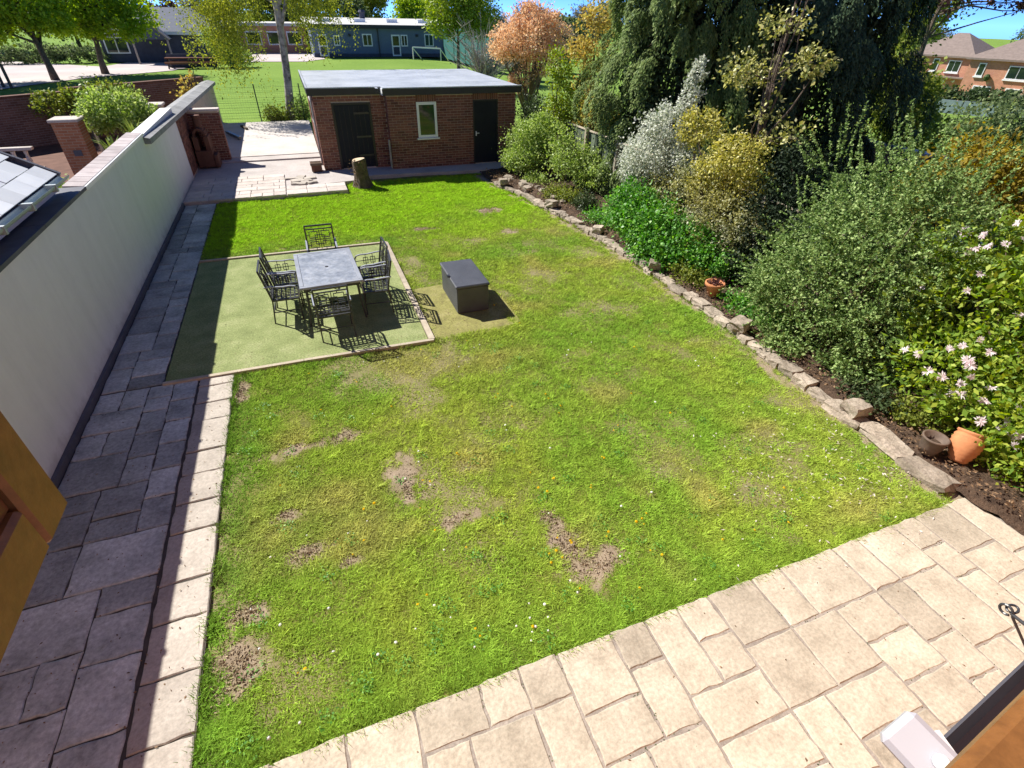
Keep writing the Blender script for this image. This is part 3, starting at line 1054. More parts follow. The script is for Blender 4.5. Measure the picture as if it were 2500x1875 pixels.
# ---- paving
def slab_mesh(w, d, th, rough=0.008, seg=5, dome=0.003):
    """One paving slab: uneven outline, rounded edge, slightly uneven top."""
    per = []
    for i in range(seg):
        per.append((-w / 2 + w * i / seg, -d / 2))
    for i in range(seg):
        per.append((w / 2, -d / 2 + d * i / seg))
    for i in range(seg):
        per.append((w / 2 - w * i / seg, d / 2))
    for i in range(seg):
        per.append((-w / 2, d / 2 - d * i / seg))
    n = len(per)
    j = [(x + random.uniform(-1, 1) * rough, y + random.uniform(-1, 1) * rough) for x, y in per]
    c = 0.04 if min(w, d) > 0.3 else 0.02

    def ring(s, z, dz=0.0):
        return [(x * (1 - s / w * 2), y * (1 - s / d * 2), z + random.uniform(-1, 1) * dz) for x, y in j]
    vs_ = ring(0, -th) + ring(0, -0.010, 0.002) + ring(0.009, -0.001, 0.0015) + ring(c, 0.0, 0.0015) + [(0, 0, dome * random.uniform(-1, 1))]
    fs_ = []
    for r in range(3):
        for i in range(n):
            fs_.append((r * n + i, r * n + (i + 1) % n, (r + 1) * n + (i + 1) % n, (r + 1) * n + i))
    for i in range(n):
        fs_.append((3 * n + i, 3 * n + (i + 1) % n, 4 * n))
    me = bpy.data.meshes.new('slab')
    me.from_pydata(vs_, [], fs_)
    me.update()
    return me


def tile_region(x0, x1, y0, y1, cell, sizes, seed):
    """Fill a rectangle with slabs of mixed sizes on a small grid (random coursed paving)."""
    r = random.Random(seed)
    nx, ny = round((x1 - x0) / cell), round((y1 - y0) / cell)
    cx, cy = (x1 - x0) / nx, (y1 - y0) / ny
    used = [[False] * ny for _ in range(nx)]
    out = []
    for j in range(ny):
        for i in range(nx):
            if used[i][j]:
                continue
            ss = sizes[:]
            r.shuffle(ss)
            ss += [(2, 2), (3, 2), (2, 3), (3, 1), (2, 1), (1, 2), (1, 3), (1, 1)]
            for a, b in ss:
                if i + a > nx or j + b > ny:
                    continue
                if any(used[i + p][j + q] for p in range(a) for q in range(b)):
                    continue
                # do not leave slivers one cell wide
                run = 0
                while i + run < nx and not used[i + run][j]:
                    run += 1
                if run - a == 1 or ny - (j + b) == 1:
                    continue
                for p in range(a):
                    for q in range(b):
                        used[i + p][j + q] = True
                out.append((x0 + i * cx, x0 + (i + a) * cx, y0 + j * cy, y0 + (j + b) * cy))
                break
    return out


def pave(parent, rects, z, mat, gap=0.012, rough=0.007, tilt=0.006, hz=0.004):
    for (a, b, c, d) in rects:
        w, h = b - a - gap, d - c - gap
        o = link('slab', slab_mesh(w, h, 0.05, rough), mat, parent)
        o.location = ((a + b) / 2 - off(parent).x, (c + d) / 2 - off(parent).y, z + random.uniform(-hz, hz))
        o.rotation_euler = (random.uniform(-tilt, tilt), random.uniform(-tilt, tilt), random.uniform(-.006, .006))


patio = sheet('patio', [(-1.54, -0.4), (6.28, -0.4), (6.28, 1.40), (6.05, 1.80), (-1.54, 1.80)], 0.0295, 'mortar')
PS = [(3, 2), (3, 2), (2, 3), (2, 3), (3, 3), (4, 3), (3, 4), (2, 2), (4, 2), (2, 4)]
pave(patio, tile_region(-1.54, 6.2, -0.04, 1.82, 0.17, PS, 12), 0.038, 'patio_stone', gap=0.016, rough=0.008, tilt=.003, hz=.002)
path = sheet('path', [(-3.27, -0.4), (-1.55, -0.4), (-1.55, 7.10), (-2.47, 7.10), (-2.47, 15.94), (-3.27, 15.94)], 0.014, 'path_joint')
pave(path, tile_region(-3.22, -2.02, 0.3, 7.08, 0.15, [(3, 3), (4, 3), (3, 4), (4, 4), (3, 2), (2, 3), (4, 2), (5, 4)], 5), 0.03, 'path_stone', 0.014, 0.008)
pave(path, tile_region(-3.22, -2.47, 7.1, 15.92, 0.15, [(3, 3), (2, 3), (3, 2), (2, 2), (3, 4), (2, 4)], 8), 0.03, 'path_stone', 0.014, 0.008)
yy = 0.4
while yy < 7.0:
    L_ = random.choice([0.45, 0.6, 0.5, 0.4])
    pave(path, [(-2.0, -1.55, yy, min(yy + L_, 7.08))], 0.03, 'edge_stone', 0.014, 0.009)
    yy += L_

terrace = tag(MB().box(-3.27, 1.0, 15.95, 20.4, -0.05, 0.085).build('terrace', 'grey_concrete'), kind='structure')
rows = []
y = 15.93
r_ = random.Random(4)
while y < 18.3:
    x = -3.25
    while x < -0.7:
        w = r_.choice([0.45, 0.6, 0.6, 0.3])
        rows.append((x, min(x + w, -0.68), y, y + 0.34))
        x += w
    y += 0.34
for x in np.arange(-0.66, 0.99, 0.55):
    rows.append((x, min(x + 0.55, 1.0), 15.93, 16.4))
    rows.append((x, min(x + 0.55, 1.0), 16.4, 16.78))
rows = [q for q in rows if q[1] - q[0] > 0.12]
pave(terrace, rows, 0.12, 'terrace_stone', 0.01, 0.004, 0.004, 0.003)
# broken stones beside the slabs
for k in range(9):
    cx, cy = random.uniform(-0.6, 0.2), random.uniform(16.9, 17.8)
    w, h = random.uniform(0.22, 0.42), random.uniform(0.16, 0.3)
    o = link('slab', slab_mesh(w, h, 0.05, 0.03, 3), 'edge_stone', terrace)
    o.location = (cx, cy, 0.125 + random.uniform(0, .02))
    o.rotation_euler = (random.uniform(-.05, .05), random.uniform(-.05, .05), random.uniform(-.3, .3))
tag(MB().box(-3.27, 0.52, 20.4, 21.0, -0.05, 0.13).build('step', 'grey_concrete'), kind='structure')
tag(MB().box(-3.27, 0.52, 21.0, 28.15, -0.05, 0.15).build('pad', 'concrete'), kind='structure')
tag(MB().prism([(0.25, 16.85), (1.3, 17.0), (1.9, 17.45), (5.6, 17.15), (7.2, 17.1), (7.2, 18.5), (0.25, 19.5)], -0.05, 0.095).build('walkway', 'grey_concrete'), kind='structure')

# flower bed: uneven soil behind the stones
def flower_bed():
    ys = np.arange(-1.5, 17.1, 0.12)
    us = np.linspace(0, 1, 30)
    Y, U = np.meshgrid(ys, us, indexing='ij')
    X0 = np.where(Y < 1.62, 6.2, right_x(Y) + 0.10)
    X = X0 + U * (8.1 - X0)
    Z = 0.05 + 0.10 * np.clip(U * 6, 0, 1) + (value_noise(X, Y, 0.3, 61) - 0.5) * 0.08 + (value_noise(X, Y, 0.09, 62) - 0.5) * 0.05
    V = np.stack([X, Y, Z], -1).reshape(-1, 3)
    ny, nu = len(ys), len(us)
    i, j = np.meshgrid(np.arange(ny - 1), np.arange(nu - 1), indexing='ij')
    a = (i * nu + j).ravel()
    F = np.stack([a, a + 1, a + nu + 1, a + nu], 1)
    tag(link('flower_bed', mesh_np('flower_bed', V, F), 'soil'), kind='structure')
    n = 9000
    y = RNG.uniform(0.2, 16.8, n)
    x0 = np.where(y < 1.62, 6.25, right_x(y) + 0.15)
    x = x0 + RNG.random(n) ** 1.3 * 1.6
    P = np.stack([x, y, RNG.uniform(0.14, 0.22, n)], 1)
    T = unit(RNG.normal(size=(n, 3)) * np.array([1, 1, .35]))
    N = unit(np.array([[0, 0, 1.0]]) + RNG.normal(size=(n, 3)) * .5)
    o = leaves('leaf_litter', 'leaf_litter', None, P, T, N, RNG.uniform(.02, .06, n), RNG.uniform(.012, .03, n))
    tag(o, 'brown fallen leaves covering the soil of the border', 'leaf litter', kind='stuff')


flower_bed()
# school playground and paths
sheet('playground', [(-60, 40.5), (-17.5, 43.5), (-14.2, 51.0), (-9.0, 57.0), (-6.0, 66), (-14, 66), (-15, 61.5), (-26, 70), (-60, 70)], 0.0, 'tarmac')
sheet('school_path', [(-8, 66), (2, 66), (4.2, 69.5), (4.2, 80), (-8, 80)], 0.0, 'tarmac')
# turf mat, moss patch, their edging boards
def turf():
    n = 90
    V = []
    tag(sheet('artificial_turf', [(-2.45, 7.10), (1.30, 7.06), (1.32, 11.58), (-2.45, 11.64)], 0.024, 'turf_mat'), kind='structure')
    sheet('moss_patch', [(1.40, 7.06), (2.4, 7.0), (2.95, 7.2), (2.95, 8.0), (2.8, 9.1), (1.42, 9.02)], 0.018, 'moss')


turf()
e = thing('timber_edging', 'weathered timber boards framing the artificial turf', 'edging', (-2.0, 7.1, 0))
Z1 = 0.05
for a, b in (((-2.46, 7.08), (-0.6, 7.07)), ((-0.59, 7.07), (1.38, 7.03)), ((-2.46, 11.66), (-0.5, 11.63)), ((-0.49, 11.63), (1.38, 11.6)), ((1.36, 7.05), (1.36, 9.3)), ((1.36, 9.31), (1.36, 11.58))):
    w = 0.09 if abs(a[0] - b[0]) < 0.05 else 0.06
    MB().bar((a[0], a[1], 0.02), (b[0], b[1], 0.02), w, 0.07).build('board', 'timber', e)
# tufts along the turf edge
# ---- rock edging
def rock_mesh(w, d, h, seed, detail=3):
    r = np.random.default_rng(seed)
    g = np.linspace(-1, 1, detail + 1)
    V = {}
    vs_ = []
    fs_ = []

    def vid(p):
        k = tuple(np.round(p, 4))
        if k not in V:
            V[k] = len(vs_)
            q = np.array(p, float)
            q = q * (1 - 0.10 * (np.sum(q ** 2) - 1) / 2)
            q = q * np.array([w / 2, d / 2, h / 2]) + r.normal(size=3) * np.array([w, d, h]) * 0.035
            vs_.append(tuple(q))
        return V[k]
    for ax in range(3):
        for s in (-1, 1):
            for i in range(detail):
                for j in range(detail):
                    c = []
                    for (a, b) in ((i, j), (i + 1, j), (i + 1, j + 1), (i, j + 1)):
                        p = [0, 0, 0]
                        p[ax] = s
                        p[(ax + 1) % 3] = g[a]
                        p[(ax + 2) % 3] = g[b]
                        c.append(vid(p))
                    fs_.append(tuple(c if s > 0 else c[::-1]))
    me = bpy.data.meshes.new('stone')
    me.from_pydata(vs_, [], fs_)
    me.update()
    return me


edging = thing('stone_edging', 'low line of rough sandstone blocks between lawn and flower bed', 'stone edging', (6.1, 2, 0))
y = 1.92
k = 0
while y < 15.6:
    x = float(right_x(y)) + 0.02
    if y < 3.2:
        L_, W_, H_ = random.uniform(0.5, 0.62), random.uniform(0.24, 0.30), 0.15
    elif 5.3 < y < 9.6:
        L_, W_, H_ = random.uniform(0.24, 0.42), random.uniform(0.16, 0.22), random.uniform(0.10, 0.15)
    else:
        L_, W_, H_ = random.uniform(0.2, 0.36), random.uniform(0.15, 0.24), random.uniform(0.10, 0.18)
    sl = math.atan2(float(right_x(y + L_)) - x + 0.02, L_)
    o = link('stone', rock_mesh(W_, L_ * 1.03, H_, 100 + k), 'stone', edging)
    o.location = (x + 0.03 + random.uniform(-.03, .03) - 6.1, y + L_ / 2 - 2, 0.036 + random.uniform(-.01, .015))
    o.rotation_euler = (random.uniform(-.06, .06), random.uniform(-.08, .08), -sl + random.uniform(-.07, .07))
    k += 1
    if k % 8 == 3:
        s_ = random.uniform(0.2, 0.3)
        o = link('stone', rock_mesh(s_, s_ * 1.1, 0.16, 300 + k), 'stone', edging)
        o.location = (x + 0.06 - 6.1, y + L_ * 0.4 - 2, 0.19)
        o.rotation_euler = (random.uniform(-.1, .1), random.uniform(-.1, .1), random.uniform(0, 3))
    y += L_
for k in range(12):                                      # loose stones at the far corner and in the bed
    yy = random.uniform(12.5, 15.8)
    s_ = random.uniform(0.12, 0.24)
    o = link('stone', rock_mesh(s_, s_ * 1.2, s_ * .8, 400 + k), 'stone', edging)
    o.location = (float(right_x(yy)) + random.uniform(0.2, 0.8) - 6.1, yy - 2, 0.16)
    o.rotation_euler = (random.uniform(-.3, .3), random.uniform(-.3, .3), random.uniform(0, 3))
#@@PART2
# ================================================================== BUILDINGS AND WALLS
BRICK_BOX = None


def brick_box():
    global BRICK_BOX
    if BRICK_BOX is None:
        mb = MB().box(-.1075, .1075, -.02, .02, -.0325, .0325)
        BRICK_BOX = bpy.data.meshes.new('brick')
        BRICK_BOX.from_pydata(mb.v, [], mb.f)
        BRICK_BOX.materials.append(MATS['brick'])
    return BRICK_BOX


def brick_face(parent, p0, p1, z0, z1, holes, out, budget, rest, proud=0.012, zt=None):
    """Lay stretcher-bond bricks over a vertical face from p0 to p1 (seen from the right of p0->p1 turned by `out`).
    holes: (u0,u1,z0,z1). The first `budget` bricks become objects, the others go into the mesh `rest`."""
    p0, p1 = Vector((p0[0], p0[1], 0)), Vector((p1[0], p1[1], 0))
    d = (p1 - p0)
    Lw = d.length
    d.normalize()
    out = Vector((out[0], out[1], 0))
    rz = math.atan2(d.y, d.x)
    n = int((z1 - z0) / 0.075)
    used = 0
    po = off(parent)
    for r in range(n):
        z = z0 + 0.075 * r + 0.0375
        u = -0.1175 if r % 2 else 0.0
        while u < Lw - 0.02:
            a, b = max(u, 0.0), min(u + 0.225, Lw)
            u += 0.235
            if zt is not None and z > zt((a + b) / 2):
                continue
            segs = [(a, b)]
            for (h0, h1, hz0, hz1) in holes:
                if hz0 - 0.02 < z < hz1 + 0.02:
                    ns = []
                    for (s0, s1) in segs:
                        if s1 <= h0 or s0 >= h1:
                            ns.append((s0, s1))
                        else:
                            if s0 < h0:
                                ns.append((s0, h0))
                            if s1 > h1:
                                ns.append((h1, s1))
                    segs = ns
            for (s0, s1) in segs:
                if s1 - s0 < 0.03:
                    continue
                c = p0 + d * ((s0 + s1) / 2) + out * (proud - 0.02 + random.uniform(-.003, .002))
                if used < budget:
                    o = link('brick', brick_box(), None, parent)
                    o.location = (c.x - po.x, c.y - po.y, z - po.z)
                    o.rotation_euler = (0, 0, rz)
                    o.scale = ((s1 - s0 - 0.002) / 0.215, 1, 1)
                    used += 1
                else:
                    M = Matrix.Translation((c.x, c.y, z)) @ Matrix.Rotation(rz, 4, 'Z')
                    hw = (s1 - s0 - 0.002) / 2
                    rest.box(-hw, hw, -.02, .02, -.0325, .0325, M)
    return used


# ---- rendered garden wall on the left
wall = thing('garden_wall', 'tall cream rendered garden wall with dark capping along the paved path', 'wall', (-3.4, 8, 0))
MB().box(-3.55, -3.27, -1.2, 18.6, -0.05, 2.0).build('rendered_face', 'render_white', wall)
MB().box(-3.268, -3.225, -1.2, 15.9, 0.0, 0.11).build('plinth', 'lead', wall)
for y0 in np.arange(-1.2, 9.7, 1.85):
    y1 = min(y0 + 1.84, 9.9)
    MB().prism([(-3.62, y0), (-3.235, y0), (-3.235, y1), (-3.62, y1)], 2.003, 2.05).build('lead_capping', 'lead', wall)
for y0 in np.arange(9.91, 14.3, 0.3):
    m = MB()
    vs_ = [(-3.54, y0, 2.01), (-3.27, y0, 2.01), (-3.27, y0 + .285, 2.01), (-3.54, y0 + .285, 2.01), (-3.54, y0, 2.07), (-3.27, y0, 2.05), (-3.27, y0 + .285, 2.05), (-3.54, y0 + .285, 2.07)]
    m.add(vs_, [(3, 2, 1, 0), (4, 5, 6, 7), (0, 1, 5, 4), (1, 2, 6, 5), (2, 3, 7, 6), (3, 0, 4, 7)])
    m.build('ledge_tile', 'ledge_tile', wall)
MB().box(-3.262, -3.235, 9.9, 14.4, 1.985, 2.045).build('trim', 'upvc', wall)


def cope_z(y):
    return 1.93 - (y - 14.4) * 0.021


for i, y0 in enumerate(np.arange(14.4, 29.6, 0.95)):
    y1 = min(y0 + 0.935, 29.75)
    za, zb = cope_z(y0), cope_z(y1)
    x0, x1 = -3.70, -3.14
    vs_ = [(x0, y0, za - .11), (x1, y0, za - .11), (x1, y1, zb - .11), (x0, y1, zb - .11), (x0, y0, za), (x1, y0, za), (x1, y1, zb), (x0, y1, zb)]
    xm = (x0 + x1) / 2
    vs_ += [(xm, y0, za + .07), (xm, y1, zb + .07)]
    MB().add(vs_, [(3, 2, 1, 0), (0, 1, 5, 8, 4), (2, 3, 7, 9, 6), (1, 2, 6, 5), (3, 0, 4, 7), (4, 8, 9, 7), (8, 5, 6, 9)]).build('coping_stone', 'coping', wall)
m = MB()
m.add([(-3.56, 18.6, -.05), (-3.275, 18.6, -.05), (-3.275, 29.7, -.05), (-3.56, 29.7, -.05), (-3.56, 18.6, 1.72), (-3.275, 18.6, 1.72), (-3.275, 29.7, 1.49), (-3.56, 29.7, 1.49)],
      [(3, 2, 1, 0), (4, 5, 6, 7), (0, 1, 5, 4), (1, 2, 6, 5), (2, 3, 7, 6), (3, 0, 4, 7)])
m.build('brick_length', 'brick_mortar', wall)
rest = MB()
brick_face(wall, (-3.275, 18.6), (-3.275, 21.0), 0.15, 1.72, [], (1, 0), 0, rest)
tag(rest.build('bricks', 'brick_joined', wall), kind='stuff')

# ---- short brick screen wall and barbecue in the corner
sw = thing('brick_screen_wall', 'short dark brick wall with pale coping jutting from the garden wall by the concrete pad', 'wall', (-2.8, 20.85, 0))
MB().box(-3.26, -2.36, 20.72, 20.95, 0.1, 1.60).build('wall_core', 'brick_mortar', sw)
rest = MB()
brick_face(sw, (-3.26, 20.72), (-2.36, 20.72), 0.13, 1.60, [], (0, -1), 0, rest)
brick_face(sw, (-2.36, 20.72), (-2.36, 20.95), 0.13, 1.60, [], (1, 0), 0, rest)
tag(rest.build('bricks', 'brick_joined', sw), kind='stuff')
MB().box(-3.28, -2.31, 20.66, 21.0, 1.603, 1.68, bev=0.012).build('coping_stone', 'terrace_stone', sw)
bb = thing('brick_barbecue', 'brown brick barbecue with an arched hood in front of the short brick wall', 'barbecue', (-2.95, 20.1, 0.12))
MB().box(-3.22, -2.72, 19.75, 20.5, 0.12, 0.62, bev=0.02).box(-3.2, -3.05, 19.8, 20.5, 0.62, 1.02, bev=0.01).box(-2.88, -2.74, 19.8, 20.5, 0.62, 1.02, bev=0.01).build('base', 'brown_brick_wall', bb)
m = MB()
for k in range(9):
    a0 = math.pi * k / 9
    a1 = math.pi * (k + 1) / 9
    m.bar((-2.97 - .16 * math.cos(a0), 20.15, 1.02 + .2 * math.sin(a0)), (-2.97 - .16 * math.cos(a1), 20.15, 1.02 + .2 * math.sin(a1)), 0.62, 0.07, (0, 0, 1))
m.build('arch', 'brown_brick_wall', bb)
MB().lathe((-2.97, 20.2, 1.2), [(.15, 0), (.12, .15), (.10, .3), (.13, .34), (.13, .38)], 12).build('flue', 'brown_brick_wall', bb)
MB().box(-2.72, -2.6, 19.7, 20.3, 0.12, 0.5, bev=0.02).build('side_shelf', 'brown_brick_wall', bb)
pp = tag(MB().bar((-2.76, 25.4, 0.24), (-2.2, 23.95, 0.24), 0.12, 0.1).build('drain_channel', 'gutter'), 'dark length of drain channel lying on the concrete pad', 'drain channel')
tag(MB().bar((-2.30, 27.0, .19), (-2.05, 26.2, .19), 0.1, 0.07).build('offcut', 'bark'), 'small dark timber offcut on the pad behind the short brick wall', 'timber offcut')

# ---- brick shed
SX0, SXM, SX1, SYL, SYR, SYB, SZ0, SZT = 0.56, 2.70, 6.95, 18.43, 18.04, 24.1, 0.10, 2.27
shed = thing('brick_shed', 'red brick garden shed with flat grey roof, two black doors and one white window', 'shed', (3.7, 20, 0.1))
m = MB()
# wall cores with openings: left front, return, right front, sides, back
D1 = (1.06, 2.24, 0.14, 2.02)      # x0,x1,z0,z1 on left front
D2 = (5.46, 6.33, 0.12, 2.05)
WN = (3.60, 4.24, 1.0, 2.03)


def front(mb, x0, x1, yf, holes):
    xs = sorted([x0, x1] + [h for q in holes for h in q[:2]])
    for a, b in zip(xs[:-1], xs[1:]):
        hs = [q for q in holes if q[0] <= a and q[1] >= b]
        z = SZ0 - .08
        for q in hs:
            if q[2] > z:
                mb.box(a, b, yf, yf + .1, z, q[2])
            z = q[3]
        mb.box(a, b, yf, yf + .1, z, SZT)


front(m, SX0, SXM, SYL, [D1])
front(m, SXM, SX1, SYR, [WN, D2])
m.box(SXM, SXM + .1, SYR + .1, SYL + .1, SZ0 - .08, SZT)
m.box(SX0, SX0 + .1, SYL + .1, SYB, SZ0 - .08, SZT)
m.box(SX1 - .1, SX1, SYR + .1, SYB, SZ0 - .08, SZT)
m.box(SX0 + .1, SX1 - .1, SYB - .1, SYB, SZ0 - .08, SZT)
m.build('wall', 'brick_mortar', shed)
rest = MB()
nb = brick_face(shed, (SXM, SYR), (SX1, SYR), SZ0, SZT, [(WN[0] - SXM, WN[1] - SXM, WN[2], WN[3] + .215), (D2[0] - SXM, D2[1] - SXM, 0, D2[3] + .2)], (0, -1), 300, rest)
brick_face(shed, (SX0, SYL), (SXM, SYL), SZ0, SZT, [(D1[0] - SX0, D1[1] - SX0, 0, D1[3])], (0, -1), max(0, 300 - nb), rest)
brick_face(shed, (SXM, SYR), (SXM, SYL), SZ0, SZT, [], (-1, 0), 0, rest)
brick_face(shed, (SX0, SYL), (SX0, SYB), SZ0, SZT, [(2.2, 3.4, 1.1, 1.9)], (-1, 0), 0, rest)
brick_face(shed, (SX1, SYR), (SX1, SYB), SZ0, SZT, [], (1, 0), 0, rest)
tag(rest.build('bricks', 'brick_joined', shed), kind='stuff')
for (a, b, z) in ((WN[0], WN[1], WN[3]), (D2[0], D2[1], D2[3])):
    x = a - 0.0
    while x < b - .03:
        o = MB().box(x, x + .062, SYR - .012, SYR + .03, z + .005, z + .215).build('soldier_brick', 'soldier', shed)
        x += .0725
# roof: deck with a step at the front, dark edge trim
poly = [(SX0 - .12, SYL - .14), (SXM - .10, SYL - .14), (SXM - .10, SYR - .14), (SX1 + .12, SYR - .14), (SX1 + .12, SYB + .12), (SX0 - .12, SYB + .12)]
roof = MB().prism(poly, 2.275, 2.43).build('roof', 'felt', shed)
MB().box(SX0 - .15, SXM - .13, SYL - .17, SYL - .143, 2.24, 2.42).build('fascia', 'fascia', shed)
MB().box(SXM - .13, SX1 + .15, SYR - .17, SYR - .143, 2.24, 2.42).build('fascia', 'fascia', shed)
MB().box(SXM - .13, SXM - .103, SYR - .143, SYL - .143, 2.24, 2.42).build('fascia', 'upvc', shed)
MB().box(SX0 - .15, SX0 - .123, SYL - .143, SYB + .15, 2.24, 2.42).build('fascia', 'fascia', shed)
MB().box(SX1 + .123, SX1 + .15, SYR - .143, SYB + .15, 2.24, 2.42).build('fascia', 'fascia', shed)
MB().bar((SX0 - .14, SYL - .16, 2.44), (SXM - .115, SYL - .16, 2.44), .06, .03).bar((SXM - .115, SYR - .16, 2.44), (SX1 + .14, SYR - .16, 2.44), .06, .03).bar((SX0 - .13, SYL - .13, 2.44), (SX0 - .13, SYB + .13, 2.44), .05, .03).build('roof_trim', 'felt', roof)
for fx in (2.4, 4.6):
    MB().box(fx, fx + .07, SYR - .11, SYB + .11, 2.431, 2.437).build('felt_lap', 'felt', roof)
# doors
d1 = MB().box(D1[0] + .07, D1[1] - .07, SYL - .005, SYL + .04, D1[2], D1[3] - .06, bev=.004).build('door', 'door_black', shed)
MB().box(D1[0], D1[0] + .068, SYL - .02, SYL + .05, D1[2] - .02, D1[3]).box(D1[1] - .068, D1[1], SYL - .02, SYL + .05, D1[2] - .02, D1[3]).box(D1[0] + .07, D1[1] - .07, SYL - .02, SYL + .05, D1[3] - .058, D1[3]).build('frame', 'black_paint', d1)
for z in (0.5, 1.05, 1.72):
    MB().bar((D1[1] - .08, SYL - .012, z), (D1[1] - .55, SYL - .012, z), .012, .05).build('hinge', 'iron', d1)
for x in np.arange(D1[0] + .2, D1[1] - .1, .15):
    MB().box(x, x + .012, SYL - .009, SYL - .004, D1[2] + .02, D1[3] - .1).build('board_joint', 'black_paint', d1)
d2 = MB().box(D2[0] + .05, D2[1] - .05, SYR + .0, SYR + .04, D2[2], D2[3] - .05, bev=.004).build('door', 'door_black', shed)
MB().box(D2[0], D2[0] + .048, SYR - .012, SYR + .05, D2[2] - .02, D2[3]).box(D2[1] - .048, D2[1], SYR - .012, SYR + .05, D2[2] - .02, D2[3]).box(D2[0] + .05, D2[1] - .05, SYR - .012, SYR + .05, D2[3] - .048, D2[3]).build('frame', 'black_paint', d2)
MB().box(D2[0] + .08, D2[0] + .11, SYR - .03, SYR - .002, 0.98, 1.12).bar((D2[0] + .095, SYR - .035, 1.06), (D2[0] + .2, SYR - .035, 1.06), .018).build('handle', 'upvc', d2)
# window
win = thing_w = MB().box(WN[0], WN[0] + .075, SYR - .03, SYR + .05, WN[2], WN[3]).box(WN[1] - .075, WN[1], SYR - .03, SYR + .05, WN[2], WN[3]).box(WN[0] + .075, WN[1] - .075, SYR - .03, SYR + .05, WN[2], WN[2] + .08).box(WN[0] + .075, WN[1] - .075, SYR - .03, SYR + .05, WN[3] - .08, WN[3]).build('window', 'upvc', shed)
MB().box(WN[0] + .075, WN[1] - .075, SYR + .0, SYR + .02, WN[2] + .08, WN[3] - .08).build('pane', 'glass', win)
MB().box(WN[0] - .05, WN[1] + .05, SYR - .09, SYR + .0, WN[2] - .045, WN[2] - .005).build('sill', 'upvc', win)
m = MB()
m.tube([(SXM - .07, SYR - .05, 1.0), (SXM - .07, SYR - .05, .14)], .034, 8)
m.build('downpipe', 'grey_twig', shed)
MB().box(SX0 - .07, SX0 - .012, 18.95, 19.2, 1.0, 1.35).build('meter_box', 'upvc', shed)
MB().tube([(SX0 - .05, 18.75, 0.2), (SX0 - .05, 18.75, 2.2)], .03, 8).build('drainpipe', 'ledge_tile', shed)
sw_ = MB().box(SX0 - .03, SX0 + .02, SYL + 2.22, SYL + 3.38, 1.12, 1.88).build('window', 'upvc', shed)
MB().box(SX0 - .034, SX0 - .031, SYL + 2.3, SYL + 3.3, 1.2, 1.8).build('pane', 'glass', sw_)

# small brick-coloured planter by the shed corner
pt = thing('square_planter', 'small dark brown square planter on the paving by the shed corner', 'planter', (0.30, 18.45, 0.12))
MB().prism([(.14, 18.3), (.46, 18.3), (.46, 18.6), (.14, 18.6)], .12, .36).build('box', 'brown_brick_wall', pt)
MB().prism([(.17, 18.33), (.43, 18.33), (.43, 18.57), (.17, 18.57)], .361, .365).build('soil', 'soil', pt)
MB().box(.12, .48, 18.28, 18.31, .30, .37).box(.12, .48, 18.59, 18.62, .30, .37).box(.12, .145, 18.31, 18.59, .30, .37).box(.455, .48, 18.31, 18.59, .30, .37).build('rim', 'dark_pot', pt)

# tree stump
st = thing('tree_stump', 'sawn tree stump with pale cut top at the edge of the lawn before the shed', 'tree stump', (1.5, 16.55, 0))
m = MB()
prof = [(.34, -.05), (.27, .08), (.22, .25), (.20, .5), (.195, .72), (.185, .78)]
n = 16
vs_, fs_ = [], []
for i, (r, z) in enumerate(prof):
    for k in range(n):
        a = 2 * math.pi * k / n
        rr = r * (1 + .12 * math.sin(3 * a + z * 2) + random.uniform(-.05, .05))
        vs_.append((1.5 + rr * math.cos(a) + .0 * z - .06 * z, 16.55 + rr * math.sin(a), z + (.03 * math.cos(a) if i > 3 else 0)))
for i in range(len(prof) - 1):
    for k in range(n):
        fs_.append((i * n + k, i * n + (k + 1) % n, (i + 1) * n + (k + 1) % n, (i + 1) * n + k))
m.add(vs_, fs_)
m.build('trunk', 'bark', st)
top = [Vector(v) for v in vs_[-n:]]
c_ = sum(top, Vector()) / n
MB().add([tuple(c_ + Vector((0, 0, .012)))] + [tuple(t + (c_ - t) * .06 + Vector((0, 0, .004))) for t in top] + [tuple(t - Vector((0, 0, .01))) for t in top],
         [(0, 1 + k, 1 + (k + 1) % n) for k in range(n)] + [(1 + n + k, 1 + n + (k + 1) % n, 1 + (k + 1) % n, 1 + k) for k in range(n)]).build('cut_top', 'cut_wood', st)
n = 160
P = np.stack([1.38 + RNG.normal(0, .10, n), 16.42 + RNG.normal(0, .08, n), RNG.uniform(.05, .8, n)], 1)
leaves('shoot', 'leaf_litter', st, P, rdir(n), rdir(n), RNG.uniform(.04, .08, n), RNG.uniform(.02, .04, n))

# ---- neighbour's side on the left: slate roof, walls, pillars
ext = thing('neighbour_extension', 'neighbouring extension with pale slate roof and grey gutter behind the rendered wall', 'extension', (-5.2, 6, 0))
MB().box(-7.3, -3.76, -1.0, 9.55, 0, 2.30).build('wall', 'render_white', ext)
PA = math.atan(0.56)
ex0, ez0 = -3.44, 2.29
sl = Vector((-math.cos(PA), 0, math.sin(PA)))
nr = Vector((math.sin(PA), 0, math.cos(PA)))
q = [Vector((ex0, -1.0, ez0)), Vector((ex0, 9.72, ez0))]
up_ = sl * 3.4
deck = [q[0], q[1], q[1] + up_, q[0] + up_]
vs_ = [p - nr * .05 for p in deck] + [p - nr * .12 for p in deck]
rf = MB().add(vs_, [(0, 1, 2, 3), (7, 6, 5, 4), (0, 4, 5, 1), (1, 5, 6, 2), (2, 6, 7, 3), (3, 7, 4, 0)]).build('roof', 'lead', ext)
sme = bpy.data.meshes.new('slate')
mb = MB().box(-.001, .245, -.198, .198, -.012, 0.0)
sme.from_pydata([(-x, y, z) for x, y, z in mb.v], [], [f[::-1] for f in mb.f])
sme.materials.append(MATS['slate'])
